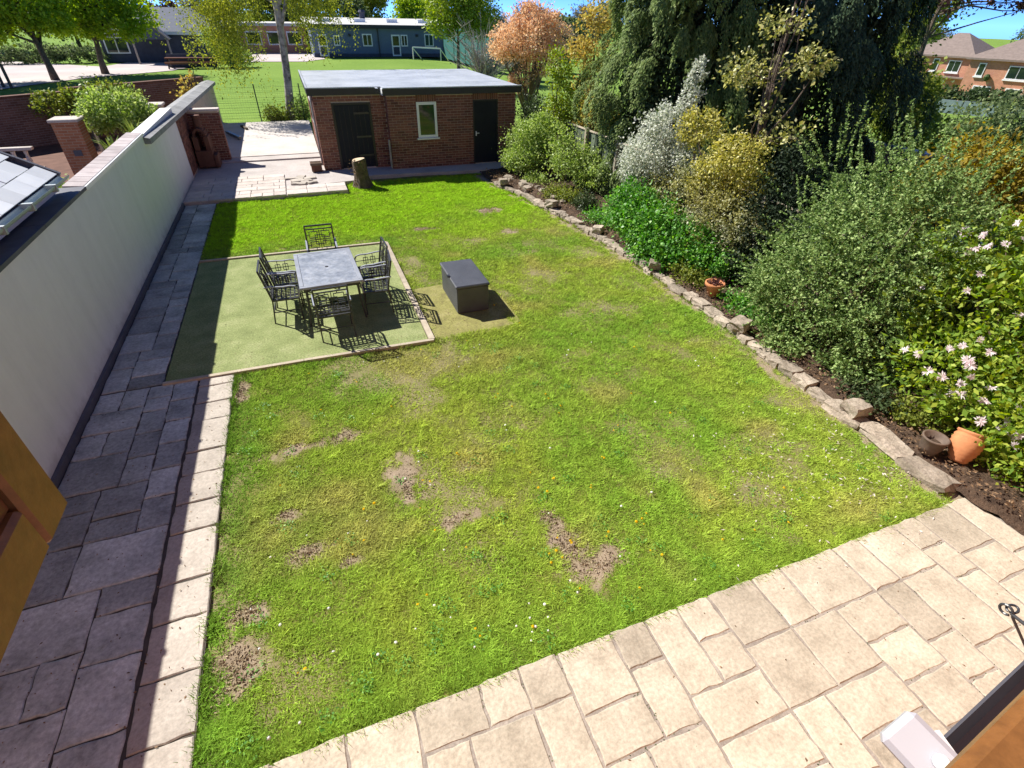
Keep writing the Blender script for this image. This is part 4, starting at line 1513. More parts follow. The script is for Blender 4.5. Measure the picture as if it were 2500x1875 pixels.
for r in range(12):
    for k in range(14):
        y = 9.50 - k * .4 - (.2 if r % 2 else 0)
        o = link('slate', sme, None, rf)
        p = Vector((ex0, y, ez0)) + sl * (r * .26 + .01) + nr * (random.uniform(-.004, .004))
        po = off(rf)
        o.location = p - po
        o.rotation_euler = (0, PA + .02, 0)
        if y < 2:
            break
for k in range(14):                                       # verge caps along the far edge
    o = MB().bar(Vector((ex0, 9.74, ez0 - .04)) + sl * (k * .25), Vector((ex0, 9.74, ez0 - .04)) + sl * (k * .25 + .245), .06, .1).build('verge_cap', 'lead', rf)
m = MB()
for k in range(9):
    a = math.pi + math.pi * k / 8
    b = math.pi + math.pi * (k + 1) / 8
    if k < 8:
        for r in (.065, .055):
            pass
        m.add([(-3.39 + .065 * math.cos(a), -1, 2.26 + .065 * math.sin(a)), (-3.39 + .065 * math.cos(b), -1, 2.26 + .065 * math.sin(b)), (-3.39 + .065 * math.cos(b), 9.75, 2.26 + .065 * math.sin(b)), (-3.39 + .065 * math.cos(a), 9.75, 2.26 + .065 * math.sin(a)),
               (-3.39 + .055 * math.cos(a), -1, 2.26 + .055 * math.sin(a)), (-3.39 + .055 * math.cos(b), -1, 2.26 + .055 * math.sin(b)), (-3.39 + .055 * math.cos(b), 9.75, 2.26 + .055 * math.sin(b)), (-3.39 + .055 * math.cos(a), 9.75, 2.26 + .055 * math.sin(a))],
              [(0, 1, 2, 3), (7, 6, 5, 4)])
gt = m.build('gutter', 'gutter_grey', ext)
for y in np.arange(1, 9.6, .9):
    MB().box(-3.46, -3.315, y, y + .05, 2.18, 2.275).build('bracket', 'gutter_grey', gt)
MB().box(-3.51, -3.485, -1, 9.6, 2.08, 2.24).build('fascia', 'upvc', ext)

# back wall of the neighbour's garden and its brick pillars
bw = thing('neighbour_brick_wall', 'long old brick wall across the far end of the neighbouring garden', 'wall', (-7, 27, 0))
a_, b_ = Vector((-12.5, 22.6, 0)), Vector((-3.62, 30.0, 0))
d_ = (b_ - a_).normalized()
nn = Vector((-d_.y, d_.x, 0))
for (t0, t1, h) in ((0.0, 0.52, 1.62), (0.52, 1.0, 1.72)):
    p, q = a_.lerp(b_, t0), a_.lerp(b_, t1)
    M = Matrix.Translation(p) @ Matrix.Rotation(math.atan2(d_.y, d_.x), 4, 'Z')
    Lw = (q - p).length
    me = MB().box(0, Lw, 0, .23, -.1, h).build('wall_length', 'old_brick', bw, local=True)
    me.matrix_local = Matrix.Translation(-off(bw)) @ M
    me = MB().box(0, Lw, -.03, .26, h + .003, h + .06).build('coping', 'brown_brick_wall', bw, local=True)
    me.matrix_local = Matrix.Translation(-off(bw)) @ M
nb_ = thing('neighbour_paving', 'brown brick paving of the neighbouring garden', 'paving', (-6, 18, 0))
MB().box(-12, -3.6, 9.9, 27, -.03, .02).build('surface', 'brown_brick_wall', nb_)


def pillar(x, y, w, h, mat, name, label, grp=None):
    t = thing(name, label, 'pillar', (x, y, 0), group=grp)
    MB().box(x - w / 2, x + w / 2, y - w / 2, y + w / 2, 0, h).build('shaft', mat, t)
    MB().box(x - w / 2 - .05, x + w / 2 + .05, y - w / 2 - .05, y + w / 2 + .05, h + .002, h + .08, bev=.015).build('cap', 'terrace_stone', t)
    return t


pl = pillar(-6.15, 19.6, .62, 1.62, 'pillar_brick', 'brick_pillar', 'orange brick pillar with pale stone cap and dark lamp niche in the neighbouring garden')
MB().box(-6.22, -6.02, 19.27, 19.289, .75, .9).build('niche', 'lead', pl)
pillar(-4.55, 22.8, .6, 1.55, 'pink_brick', 'brick_pillar', 'brown brick pillar behind the green shrub in the neighbouring garden')
pillar(-8.6, 20.2, .5, 1.25, 'pink_brick', 'brick_pillar', 'pale brick pillar beside the balustrade in the neighbouring garden')
bl = thing('balustrade', 'short stone balustrade with pale rail in the neighbouring garden', 'balustrade', (-7.7, 19.6, 0))
MB().box(-8.25, -7.25, 19.5, 19.7, .92, 1.0, bev=.01).build('rail', 'terrace_stone', bl)
for x in (-8.05, -7.75, -7.45):
    MB().lathe((x, 19.6, .45), [(.07, 0), (.045, .06), (.075, .18), (.04, .34), (.06, .45)], 10).build('baluster', 'terrace_stone', bl)
MB().box(-8.3, -7.2, 19.45, 19.75, 0, .445).build('plinth', 'pink_brick', bl)
bp_ = thing('bird_post', 'three white bird ornaments perched on a dark post in the neighbouring garden', 'ornament', (-9.2, 21.2, 0))
MB().tube([(-9.2, 21.2, 0), (-9.2, 21.2, 1.2)], .06, 6).box(-9.6, -8.8, 21.1, 21.3, 1.2, 1.26).build('post', 'dark_wood', bp_)
for x in (-9.5, -9.2, -8.92):
    MB().lathe((x, 21.2, 1.26), [(.02, 0), (.08, .04), (.09, .1), (.05, .16), (.045, .2), (.01, .23)], 8).build('bird', 'upvc', bp_)
t = thing('garden_bench', 'green bench rail behind the brick pillar in the neighbouring garden', 'bench', (-5.4, 20.6, 0))
MB().bar((-5.85, 20.3, 1.4), (-4.95, 21.1, 1.55), .06, .16).build('top_rail', 'gutter_grey', t)
MB().bar((-5.8, 20.35, 0), (-5.8, 20.35, 1.4), .07).bar((-5.0, 21.05, 0), (-5.0, 21.05, 1.5), .07).build('leg', 'gutter_grey', t)
for (x, y, w, l) in ((-4.3, 15.4, .5, .32), (-4.9, 11.6, .45, .3), (-4.2, 12.6, .5, .35)):
    pass
tag(MB().box(-4.75, -3.95, 15.2, 15.55, .9, .97, bev=.01).box(-4.6, -4.1, 15.25, 15.5, 0, .9).build('stone_plinth', 'terrace_stone'), 'pale stone topped plinth just behind the rendered wall', 'plinth')
tag(MB().lathe((-4.7, 13.2, .0), [(.10, 0), (.16, .1), (.18, .28), (.21, .3), (.2, .34), (.02, .34)], 14).build('white_planter', 'terrace_stone'), 'round pale stone planter in the neighbouring garden near the brick pillar', 'planter')

# mesh fence at the field
fn = thing('mesh_fence', 'thin dark green wire mesh fence between the concrete pad and the school field', 'fence', (-1, 28.4, 0))
for x in (-3.4, -1.52, 0.36, 2.3, 4.2):
    MB().tube([(x, 28.35, 0), (x, 28.35, 1.62)], .025, 6).build('post', 'green_metal', fn)
for z in np.arange(.1, 1.65, .2):
    MB().bar((-3.45, 28.35, z), (4.2, 28.35, z), .006, .006).build('wire', 'green_metal', fn)
m = MB()
for x in np.arange(-3.4, 4.2, .1):
    m.bar((x, 28.352, .02), (x, 28.352, 1.6), .003, .003)
tag(m.build('wires', 'green_metal', fn), kind='stuff')

# ---- school
bs = thing('school_block', 'long blue grey school block with pale flat roof beyond the field', 'school building', (10, 74, 0))
MB().box(3.3, 19.5, 72, 86, 0, 2.85).build('wall', 'school_blue', bs)
MB().box(3.28, 19.52, 71.95, 71.995, 0, .35).build('plinth', 'school_dark', bs)
vs_ = [(3.0, 71.5, 2.86), (19.9, 71.5, 2.86), (19.9, 86.5, 3.35), (3.0, 86.5, 3.35), (3.0, 71.5, 3.12), (19.9, 71.5, 3.12), (19.9, 86.5, 3.62), (3.0, 86.5, 3.62)]
r_f = MB().add(vs_, [(3, 2, 1, 0), (4, 5, 6, 7), (0, 1, 5, 4), (1, 2, 6, 5), (2, 3, 7, 6), (3, 0, 4, 7)]).build('roof', 'school_roof', bs)
MB().box(3.0, 19.9, 71.40, 71.495, 2.75, 3.1).build('fascia', 'fascia', r_f)
for x in (4.5, 8.6, 12.4, 16.2):
    MB().box(x, x + 1.3, 76, 77.4, 3.2, 3.62).build('rooflight', 'upvc', r_f)
MB().lathe((10.6, 84, 3.5), [(.35, 0), (.35, .7), (.5, .75), (.3, 1.0)], 10).build('vent', 'school_dark', r_f)
for (x0, x1, z0, z1) in ((8.8, 9.9, 1.05, 2.25), (13.2, 14.0, 1.05, 2.2), (16.0, 17.1, 1.05, 2.3), (5.6, 6.3, 1.1, 2.1)):
    w_ = MB().box(x0, x1, 71.93, 71.995, z0, z1).build('window', 'upvc', bs)
    MB().box(x0 + .12, (x0 + x1) / 2 - .05, 71.90, 71.928, z0 + .12, z1 - .12).build('pane', 'glass', w_)
    MB().box((x0 + x1) / 2 + .05, x1 - .12, 71.90, 71.928, z0 + .12, z1 - .12).build('pane', 'glass', w_)
for x in (12.1, 3.9):
    d_o = MB().box(x, x + 1.0, 71.93, 71.994, .1, 2.2).build('door', 'upvc', bs)
    MB().box(x + .15, x + .85, 71.90, 71.928, 1.15, 2.05).build('pane', 'glass', d_o)
    MB().box(x + .15, x + .85, 71.90, 71.928, .25, 1.0).build('panel', 'school_dark', d_o)
for x in (10.6, 18.4):
    MB().bar((x, 71.9, 0), (x, 71.9, 2.8), .1).build('downpipe', 'fascia', bs)
for x in (7.3, 15.0):
    MB().box(x, x + .25, 71.8, 71.99, 2.0, 2.25).build('wall_lamp', 'fascia', bs)

ds_ = thing('school_wing', 'dark single storey school wing with hipped slate roof and gabled porch', 'school building', (-10, 67, 0))
MB().box(-15.6, -5.6, 66.2, 78, 0, 2.35).build('wall', 'school_dark', ds_)
MB().box(-15.8, -5.4, 65.9, 66.19, 2.2, 2.45).build('fascia', 'upvc', ds_)
MB().add([(-14.5, 66, 2.46), (-5.4, 66, 2.46), (-5.4, 78, 2.46), (-14.5, 78, 2.46), (-11.6, 72, 4.3), (-8, 72, 4.3)], [(3, 2, 1, 0), (0, 1, 5, 4), (2, 3, 4, 5), (1, 2, 5), (3, 0, 4)]).build('roof', 'dark_roof', ds_)
MB().box(-15.8, -14.52, 66, 78, 2.46, 2.6).build('flat_roof', 'school_roof', ds_)
for x in (-15.3,):
    w_ = MB().box(x, x + 1.9, 66.12, 66.19, .7, 2.0).build('window', 'upvc', ds_)
    MB().box(x + .12, x + .9, 66.08, 66.118, .8, 1.9).build('pane', 'glass', w_)
    MB().box(x + 1.0, x + 1.78, 66.08, 66.118, .8, 1.9).build('pane', 'glass', w_)
pc = MB().add([(-12.6, 63.8, 1.9), (-9.6, 63.8, 1.9), (-11.1, 63.8, 3.3), (-12.6, 66.1, 1.9), (-9.6, 66.1, 1.9), (-11.1, 66.1, 3.3)], [(0, 1, 2), (3, 5, 4), (0, 2, 5, 3), (1, 4, 5, 2), (0, 3, 4, 1)]).build('porch', 'dark_roof', ds_)
MB().bar((-12.7, 63.75, 1.9), (-11.1, 63.75, 3.38), .12, .1).bar((-9.5, 63.75, 1.9), (-11.1, 63.75, 3.38), .12, .1).bar((-12.5, 63.8, 0), (-12.5, 63.8, 1.9), .14).bar((-9.7, 63.8, 0), (-9.7, 63.8, 1.9), .14).build('bargeboard', 'grey_twig', pc)
mw = thing('brick_school_wing', 'low brick school wing with pale fascia seen through the birch', 'school building', (-1, 80, 0))
MB().box(-7, 3.0, 80, 90, 0, 2.7).build('wall', 'house_brick', mw)
MB().box(-7.2, 3.2, 79.7, 90.2, 2.702, 3.0).build('roof', 'school_roof', mw)
for x in (-6.2, -3.8, -1.4, .8):
    w_ = MB().box(x, x + 1.7, 79.92, 79.995, .8, 2.2).build('window', 'upvc', mw)
    MB().box(x + .12, x + 1.58, 79.88, 79.918, .95, 2.05).build('pane', 'glass', w_)
pt_ = thing('picnic_shelter', 'dark open timber hut with benches at the edge of the playground', 'shelter', (-7.6, 59, 0))
MB().box(-9.6, -5.7, 58.2, 58.5, .35, .5).box(-9.6, -5.7, 59.6, 59.9, .35, .5).box(-9.6, -5.7, 58.7, 59.4, .7, .8).build('bench', 'dark_wood', pt_)
for x in (-9.4, -7.6, -5.9):
    MB().bar((x, 58.3, 0), (x, 58.9, .7), .1).bar((x, 59.8, 0), (x, 59.2, .7), .1).build('leg', 'black_paint', pt_)
MB().box(-9.6, -5.7, 60.0, 60.12, 0, 1.0).build('back_panel', 'school_dark', pt_)
for i, (x, y, h) in enumerate(((-17.6, 45.5, 1.9), (-17.0, 46.2, 1.5), (-16.4, 45.6, 1.2), (-18.4, 46, 2.3), (-18.9, 47.2, 1.6))):
    nth = ('second tallest', 'fourth tallest', 'shortest', 'tallest', 'middle height')[i]
    tag(MB().tube([(x, y, 0), (x, y, h)], .09, 6).lathe((x, y, h), [(.1, 0), (.1, .04), (.02, .07)], 6).build('play_post', 'bark'), nth + ' of the five timber play posts in the far school playground', 'post', 'timber play posts')
gl = thing('football_goal', 'small white football goal before the blue school block', 'goal', (15, 66, 0))
MB().bar((13.8, 68.4, 0), (13.8, 68.4, 1.15), .09).bar((16.3, 65.6, 0), (16.3, 65.6, 1.15), .09).bar((13.8, 68.4, 1.15), (16.3, 65.6, 1.15), .12).bar((13.8, 68.4, 1.1), (14.9, 69.4, 0), .06).bar((16.3, 65.6, 1.1), (17.4, 66.6, 0), .06).build('frame', 'upvc', gl)
gf = thing('green_court_fence', 'tall green netted court fence beside the blue school block', 'fence', (20, 66, 0))
for k in range(5):
    x, y = 17.8 + k * .15, 70 - k * 4
    MB().tube([(x, y, 0), (x, y, 3)], .05, 6).build('post', 'green_metal', gf)
    if k < 4:
        MB().add([(x, y, 0), (x + .15, y - 4, 0), (x + .15, y - 4, 3), (x, y, 3), (x + .02, y, 0), (x + .17, y - 4, 0), (x + .17, y - 4, 3), (x + .02, y, 3)], [(0, 1, 2, 3), (7, 6, 5, 4), (0, 4, 5, 1), (3, 2, 6, 7)]).build('net', 'green_net', gf)

# ---- houses over to the right, on lower ground
def house(name, label, c, ang, w, d, h, rh, zg, feats):
    """A brick house with hipped roof; local x along the facade, -y towards the viewer."""
    t = thing(name, label, 'house', (c[0], c[1], zg), ang)
    OFF[t.name] = Vector((0, 0, 0))
    MB().box(-w / 2, w / 2, 0, d, -1, h).build('wall', 'house_brick', t)
    e_ = .45
    MB().add([(-w / 2 - e_, -e_, h), (w / 2 + e_, -e_, h), (w / 2 + e_, d + e_, h), (-w / 2 - e_, d + e_, h), (-w / 2 + d / 2 * .8, d / 2, h + rh), (w / 2 - d / 2 * .8, d / 2, h + rh),
              (-w / 2 - e_, -e_, h - .2), (w / 2 + e_, -e_, h - .2), (w / 2 + e_, d + e_, h - .2), (-w / 2 - e_, d + e_, h - .2)],
             [(0, 1, 5, 4), (2, 3, 4, 5), (1, 2, 5), (3, 0, 4), (9, 8, 7, 6), (0, 6, 7, 1), (1, 7, 8, 2), (2, 8, 9, 3), (3, 9, 6, 0)]).build('roof', 'house_roof', t)
    for (x, z, ww, hh) in feats:
        w_ = MB().box(x, x + ww, -.08, -.005, z, z + hh).build('window', 'upvc', t)
        k = max(1, round(ww / .9))
        pw = (ww - .15) / k
        for i in range(k):
            MB().box(x + .12 + i * pw, x + .03 + (i + 1) * pw, -.11, -.082, z + .12, z + hh - .12).build('pane', 'glass', w_)
        MB().box(x - .1, x + ww + .1, -.2, -.005, z - .16, z - .02).build('sill', 'upvc', w_)
    return t
#@@PART3
HF = [(-3.2, .5, 1.5, 1.5), (-.6, .4, 2.6, 1.7), (-2.9, 3.1, .9, 1.4), (-.4, 3.1, .8, 1.5), (1.6, 3.1, 1.6, 1.4)]
hA = house('brick_house', 'red brick house with hipped brown roof partly behind the dark conifer', (87, 59), rad(-80), 8.5, 9, 5.0, 2.6, -4.2, HF)
MB().box(-.2, 4.6, -1.3, -.01, 2.45, 2.6).build('porch_roof', 'house_roof', hA)
hB = house('brick_house', 'red brick house with hanging baskets and a wide upstairs window', (82.5, 47.2), rad(-78), 8.0, 9, 5.0, 2.4, -4.0, [(-2.9, 3.1, .8, 1.4), (.3, 3.0, 2.2, 1.4), (-2.5, .5, 2.0, 1.6), (1.0, .5, 1.8, 1.6)])
for x in (-1.4, 3.4):
    MB().lathe((x, -.3, 2.6), [(.05, 0), (.3, .2), (.38, .5), (.2, .75), (.03, .8)], 8).build('hanging_basket', 'leaf_dark', hB)
hC = house('brick_house', 'red brick house cut off by the edge of the picture', (78.2, 37.0), rad(-77), 9.0, 9, 4.9, 2.3, -4.0, [(-3.0, 3.0, 1.2, 1.4), (-.3, 3.0, 2.0, 1.4), (-2.6, .5, 1.8, 1.5)])

# ================================================================== HOUSE THE PICTURE IS TAKEN FROM
FA = math.atan(0.124)
Mh = Matrix.Rotation(FA, 4, 'Z')
own = thing('own_house', 'rear wall and timber-look window of the house at the lower edge of the picture', 'house', (0, -0.2, 0))
m = MB()
m.box(-9, -.52, -.5, -.2, 0, 6).box(1.05, 12, -.5, -.2, 0, 6).box(-.52, 1.05, -.5, -.2, 0, 3.55).box(-.52, 1.05, -.5, -.2, 5.0, 6)
m.v = [tuple(Mh @ Vector(p)) for p in m.v]
m.build('wall', 'house_brick', own)
m = MB().box(-.56, 1.12, -.5, -.048, 3.56, 3.63, bev=.012)
m.v = [tuple(Mh @ Vector(p)) for p in m.v]
m.build('window_sill', 'window_wood', own)
# sash opened outwards on the left
sx, sy0, sy1, sz0, sz1 = -.43, -.03, .665, 3.735, 4.95
sash = MB().box(sx - .03, sx + .03, sy1 - .075, sy1, sz0, sz1, bev=.006).box(sx - .03, sx + .03, sy0, sy1 - .076, sz0, sz0 + .075, bev=.006).box(sx - .03, sx + .03, sy0, sy1 - .076, sz1 - .075, sz1, bev=.006).box(sx - .03, sx + .03, sy0, sy0 + .075, sz0 + .076, sz1 - .076, bev=.006).build('window_sash', 'window_wood', own)
MB().box(sx - .018, sx + .018, sy1 - .105, sy1 - .076, sz0 + .076, sz1 - .076).box(sx - .018, sx + .018, sy0 + .076, sy1 - .106, sz0 + .076, sz0 + .105).build('bead', 'dark_wood', sash)
MB().box(sx - .006, sx + .006, sy0 + .08, sy1 - .11, sz0 + .106, sz1 - .08).build('pane', 'glass', sash)
# gutter below the window
m = MB()
x0, x1 = -1.5, 9.0
pf = [(.01, 2.50), (.015, 2.43), (.04, 2.405), (.10, 2.405), (.125, 2.43), (.13, 2.50), (.122, 2.50), (.118, 2.435), (.095, 2.413), (.045, 2.413), (.022, 2.435), (.018, 2.50)]
n = len(pf)
vs_ = [(x0, y - .20, z) for y, z in pf] + [(x1, y - .20, z) for y, z in pf]
m.add(vs_, [(i, (i + 1) % n, n + (i + 1) % n, n + i) for i in range(n)])
m.v = [tuple(Mh @ Vector(p)) for p in m.v]
gtr = m.build('roof_gutter', 'gutter', own)
for x in (1.35, 2.35, 3.3):
    m = MB().box(x, x + .06, -.192, -.065, 2.398, 2.508)
    m.v = [tuple(Mh @ Vector(p)) for p in m.v]
    m.build('joint', 'gutter', gtr)
sl_ = thing('security_light', 'white square security light on the house wall above the patio', 'security light', (1.33, .12, 2.6))
ax = Vector((.86, .10, .49)).normalized()
az_ = Vector((-.50, -.22, .84))
az_ = (az_ - ax * az_.dot(ax)).normalized()
ay = az_.cross(ax)
Ml = Matrix(((ax.x, ay.x, az_.x, 1.335), (ax.y, ay.y, az_.y, .115), (ax.z, ay.z, az_.z, 2.6), (0, 0, 0, 1)))
m = MB().box(-.066, .066, -.075, .075, -.03, .03, Ml, bev=.016)
m.build('housing', 'lamp_white', sl_, smooth=False)
m = MB().lathe((0, 0, 0), [(.022, 0), (.022, .02), (.014, .03), (.002, .032)], 14, Ml @ Matrix.Translation((.012, -.045, .03)))
m.build('sensor', 'upvc', sl_, smooth=True)
MB().bar((1.42, .05, 2.57), (1.42, .13, 2.59), .03).build('bracket', 'upvc', sl_)
hb = thing('hanging_bracket', 'thin black metal hanging basket bracket with looped tip over the patio', 'bracket', (2.6, .2, 2.0))
tipx, tipy = 2.53, .36
MB().tube([(2.545, .04, 2.2), (tipx, tipy, 2.2)], .0075, 6).build('arm', 'iron', hb)
MB().tube([(2.66, .04, 1.75), (2.6, .2, 2.0), (tipx, tipy - .01, 2.19)], .006, 6).build('strut', 'iron', hb)
pts = [(tipx + .0 + .028 * math.sin(a) * 0 - .0, tipy + .02 - .024 * math.cos(a) + .0, 2.2 + .024 * math.sin(a)) for a in np.linspace(0, 5.6, 14)]
MB().tube(pts, .006, 6).build('loop', 'iron', hb)
pts = [(tipx + .03 - .03 * math.cos(a), tipy + .012 + .018 * math.sin(a), 2.2) for a in np.linspace(0, 6.0, 14)]
MB().tube(pts, .0055, 6).build('loop', 'iron', hb)

# ================================================================== FURNITURE
def table():
    t = thing('garden_table', 'rectangular metal garden table with mottled grey top on the artificial turf', 'table', (-.01, 8.88, .024), rad(2.2))
    OFF[t.name] = Vector((0, 0, 0))
    w, l, z = .495, .765, .70
    MB().box(-w + .07, w - .07, -l + .07, l - .07, z - .012, z + .004).build('table_top', 'table_top', t)
    m = MB()
    m.box(-w, w, -l, -l + .068, z - .03, z + .008, bev=.006).box(-w, w, l - .068, l, z - .03, z + .008, bev=.006)
    m.box(-w, -w + .068, -l + .069, l - .069, z - .03, z + .008, bev=.006).box(w - .068, w, -l + .069, l - .069, z - .03, z + .008, bev=.006)
    for sx_ in (-1, 1):
        for sy_ in (-1, 1):
            m.add([(sx_ * (w - .07), sy_ * (l - .07), z + .006), (sx_ * (w - .19), sy_ * (l - .07), z + .006), (sx_ * (w - .07), sy_ * (l - .19), z + .006), (sx_ * (w - .07), sy_ * (l - .07), z - .02), (sx_ * (w - .19), sy_ * (l - .07), z - .02), (sx_ * (w - .07), sy_ * (l - .19), z - .02)],
                  [(0, 1, 2) if sx_ * sy_ < 0 else (2, 1, 0), (1, 4, 5, 2), (3, 4, 5)])
    m.build('frame', 'table_frame', t)
    MB().lathe((0, 0, z + .004), [(.03, 0), (.03, .004), (.022, .006)], 14).build('parasol_hole', 'iron', t)
    MB().box(-w + .05, w - .05, -l + .05, -l + .09, z - .09, z - .032).box(-w + .05, w - .05, l - .09, l - .05, z - .09, z - .032).box(-w + .05, -w + .09, -l + .09, l - .09, z - .09, z - .032).box(w - .09, w - .05, -l + .09, l - .09, z - .09, z - .032).build('apron', 'iron', t)
    for sx_ in (-1, 1):
        for sy_ in (-1, 1):
            x, y = sx_ * (w - .09), sy_ * (l - .09)
            MB().tube([(x, y, z - .06), (x + sx_ * .01, y + sy_ * .01, .35), (x + sx_ * .05, y + sy_ * .05, 0)], [.022, .02, .018], 8).build('leg', 'iron', t)
    return t


table()


def make_chair():
    """Cast metal armchair, back panel with interlocking squares; local: sits facing +y, origin on the ground under the seat."""
    t = thing('garden_chair', '', 'chair', (0, 0, 0), group='chairs around the garden table')
    W, SH = .255, .41
    b = .022
    for s in (-1, 1):
        MB().bar((s * W, .20, 0), (s * W, .21, SH), b, b).build('leg', 'iron', t, local=True)
        MB().bar((s * W, -.25, 0), (s * (W - .005), -.20, SH), b, b).build('leg', 'iron', t, local=True)
    m = MB().bar((-W, .21, SH), (W, .21, SH), .028).bar((-W, -.20, SH), (W, -.20, SH), .028).bar((-W, .21, SH), (-W, -.2, SH), .028).bar((W, .21, SH), (W, -.2, SH), .028)
    st_ = m.build('seat_frame', 'iron', t, local=True)
    m = MB()
    for i in range(7):
        x = -W + .065 + i * .064
        m.bar((x, -.19, SH - .002), (x, .2, SH - .002), .02, .010)
    for i in range(5):
        y = -.135 + i * .07
        m.bar((-W + .01, y, SH + .006), (W - .01, y, SH + .006), .02, .010)
    m.build('seat', 'iron', t, local=True)

    def bp(u, v):                       # point on the leaning back panel: u across, v up from the seat
        return (u, -.20 - .17 * v - .05 * v * v, SH + v * .97)
    Hh = .53
    m = MB()
    for s in (-1, 1):
        pr = None
        for v in np.linspace(0, Hh, 5):
            q = bp(s * (W - .005), v)
            if pr:
                m.bar(pr, q, .026)
            pr = q
    m.bar(bp(-W, Hh), bp(W, Hh), .026).bar(bp(-W, Hh - .065), bp(W, Hh - .065), .018).bar(bp(-W, .06), bp(W, .06), .018)
    m.build('backrest', 'iron', t, local=True)
    m = MB()

    def rect(u0, u1, v0, v1):
        for a, c in (((u0, v0), (u1, v0)), ((u1, v0), (u1, v1)), ((u1, v1), (u0, v1)), ((u0, v1), (u0, v0))):
            m.bar(bp(*a), bp(*c), .014, .012)
    cv = .265
    for s in (-1, 1):
        for q in (-1, 1):
            u0, u1 = s * .04, s * .185
            v0, v1 = cv + q * .035, cv + q * .155
            rect(min(u0, u1), max(u0, u1), min(v0, v1), max(v0, v1))
            a0, a1 = s * .10, s * .0
            rect(-.085 if s < 0 else .0, 0.0 if s < 0 else .085, *(sorted((cv, cv + q * .085))))
        m.bar(bp(s * .185, cv + .1), bp(s * (W - .01), cv + .1), .012).bar(bp(s * .185, cv - .1), bp(s * (W - .01), cv - .1), .012)
        m.bar(bp(s * .09, cv + .155), bp(s * .09, Hh - .065), .012).bar(bp(s * .09, cv - .155), bp(s * .09, .06), .012)
    m.bar(bp(-.2, cv), bp(.2, cv), .012).bar(bp(0, cv - .18), bp(0, cv + .18), .012)
    m.build('lattice', 'iron', t, local=True)
    for s in (-1, 1):
        x = s * (W + .012)
        m = MB()
        pr = None
        for (y, z) in ((-.275, .66), (-.15, .655), (0, .64), (.12, .645), (.19, .63), (.225, .57), (.215, .42)):
            if pr:
                m.bar(pr, (x, y, z), .03 if z > .6 else .022, .016 if z > .6 else .022)
            pr = (x, y, z)
        ar = m.build('armrest', 'table_frame', t, local=True)
        m = MB()
        for (y0, y1) in ((-.14, -.06), (-.01, .07)):
            for a, c in (((y0, .47), (y1, .47)), ((y1, .47), (y1, .58)), ((y1, .58), (y0, .58)), ((y0, .58), (y0, .47))):
                m.bar((x, *a), (x, *c), .010)
        m.bar((x, -.22, .525), (x, .21, .525), .010).bar((x, .03, .41), (x, .03, .645), .010).bar((x, -.10, .41), (x, -.10, .655), .010)
        m.build('side_lattice', 'iron', ar, local=True)
    MB().bar((-W, -.22, .2), (W, -.22, .2), .014).bar((-W, -.22, .2), (-W, .2, .2), .014).bar((W, -.22, .2), (W, .2, .2), .014).build('stretcher', 'iron', t, local=True)
    return t


def copy_tree(o, parent=None):
    c = o.copy()
    col.objects.link(c)
    c.parent = parent
    for ch in list(o.children):
        copy_tree(ch, c)
    return c


chair0 = make_chair()
spots = [(-.02, 10.13, 180, 'black metal lattice-back chair at the far end of the garden table'),
         (-.04, 7.80, 2, 'black metal lattice-back chair at the near end of the table, back to the house'),
         (-.72, 9.28, -88, 'black metal lattice chair on the wall side of the table, farther from the house'),
         (-.74, 8.68, -91, 'black metal lattice chair on the wall side of the table, nearer the house'),
         (.74, 9.14, 93, 'black metal lattice chair on the storage box side of the table, farther from the house'),
         (.72, 8.50, 86, 'black metal lattice chair on the storage box side of the table, nearer the house')]
made = []
for i, (x, y, a, lab) in enumerate(spots):
    o = chair0 if i == 0 else copy_tree(chair0)
    made.append((o, x, y, a, lab))
for o, x, y, a, lab in made:
    o.location = (x, y, .024)
    o.rotation_euler = (0, 0, rad(a))
    o['label'] = lab

sb = thing('storage_box', 'dark grey plastic garden storage box with overhanging lid on the lawn', 'storage box', (2.28, 8.32, 0))
MB().box(1.995, 2.565, 7.775, 8.87, .02, .49, bev=.012).build('body', 'box_grey', sb)
lid = MB().box(1.975, 2.585, 7.752, 8.895, .492, .545, bev=.016).build('lid', 'box_grey', sb)
MB().bar((1.97, 8.20, .548), (1.97, 8.28, .548), .05, .02).build('handle', 'black_paint', lid)

# ---- pots
jar = thing('terracotta_jar', 'orange ribbed terracotta jar leaning on the big end stone of the border', 'jar', (6.5, 2.18, .14))
Mj = Matrix.Rotation(rad(25), 4, 'Y') @ Matrix.Rotation(rad(-14), 4, 'X')
pr = []
for i in range(15):
    z = i / 14 * .34
    r = .075 + .075 * math.sin(min(1, z / .34) * 2.2)
    pr.append((r + (.011 if i % 2 else 0), z))
pr += [(.125, .345), (.145, .36), (.14, .385), (.115, .38), (.10, .33), (.10, .2), (.02, .18)]
MB().lathe((6.47, 2.17, .15), pr, 22, Mj).build('body', 'terracotta', jar, smooth=True)
n = 60
P = np.stack([6.6 + RNG.normal(0, .05, n), 2.12 + RNG.normal(0, .05, n), .50 + RNG.normal(0, .03, n)], 1)
leaves('foliage', 'leaf_magnolia', jar, P, rdir(n) + np.array([0, 0, .6]), rdir(n), .07, .03)
dp = thing('brown_pot', 'dark brown glazed plant pot standing beside the orange jar', 'plant pot', (6.33, 2.42, .13))
MB().lathe((6.33, 2.42, .13), [(.085, 0), (.115, .1), (.125, .2), (.14, .215), (.14, .235), (.118, .235), (.105, .15), (.02, .14)], 20).build('body', 'dark_pot', dp, smooth=True)
MB().lathe((6.33, 2.42, .272), [(.104, 0), (.1, .006), (.01, .012)], 16).build('soil', 'soil', dp)
rp = thing('red_pot', 'dark red plant pot half hidden in the shade on the stone edging', 'plant pot', (6.62, 6.78, .14))
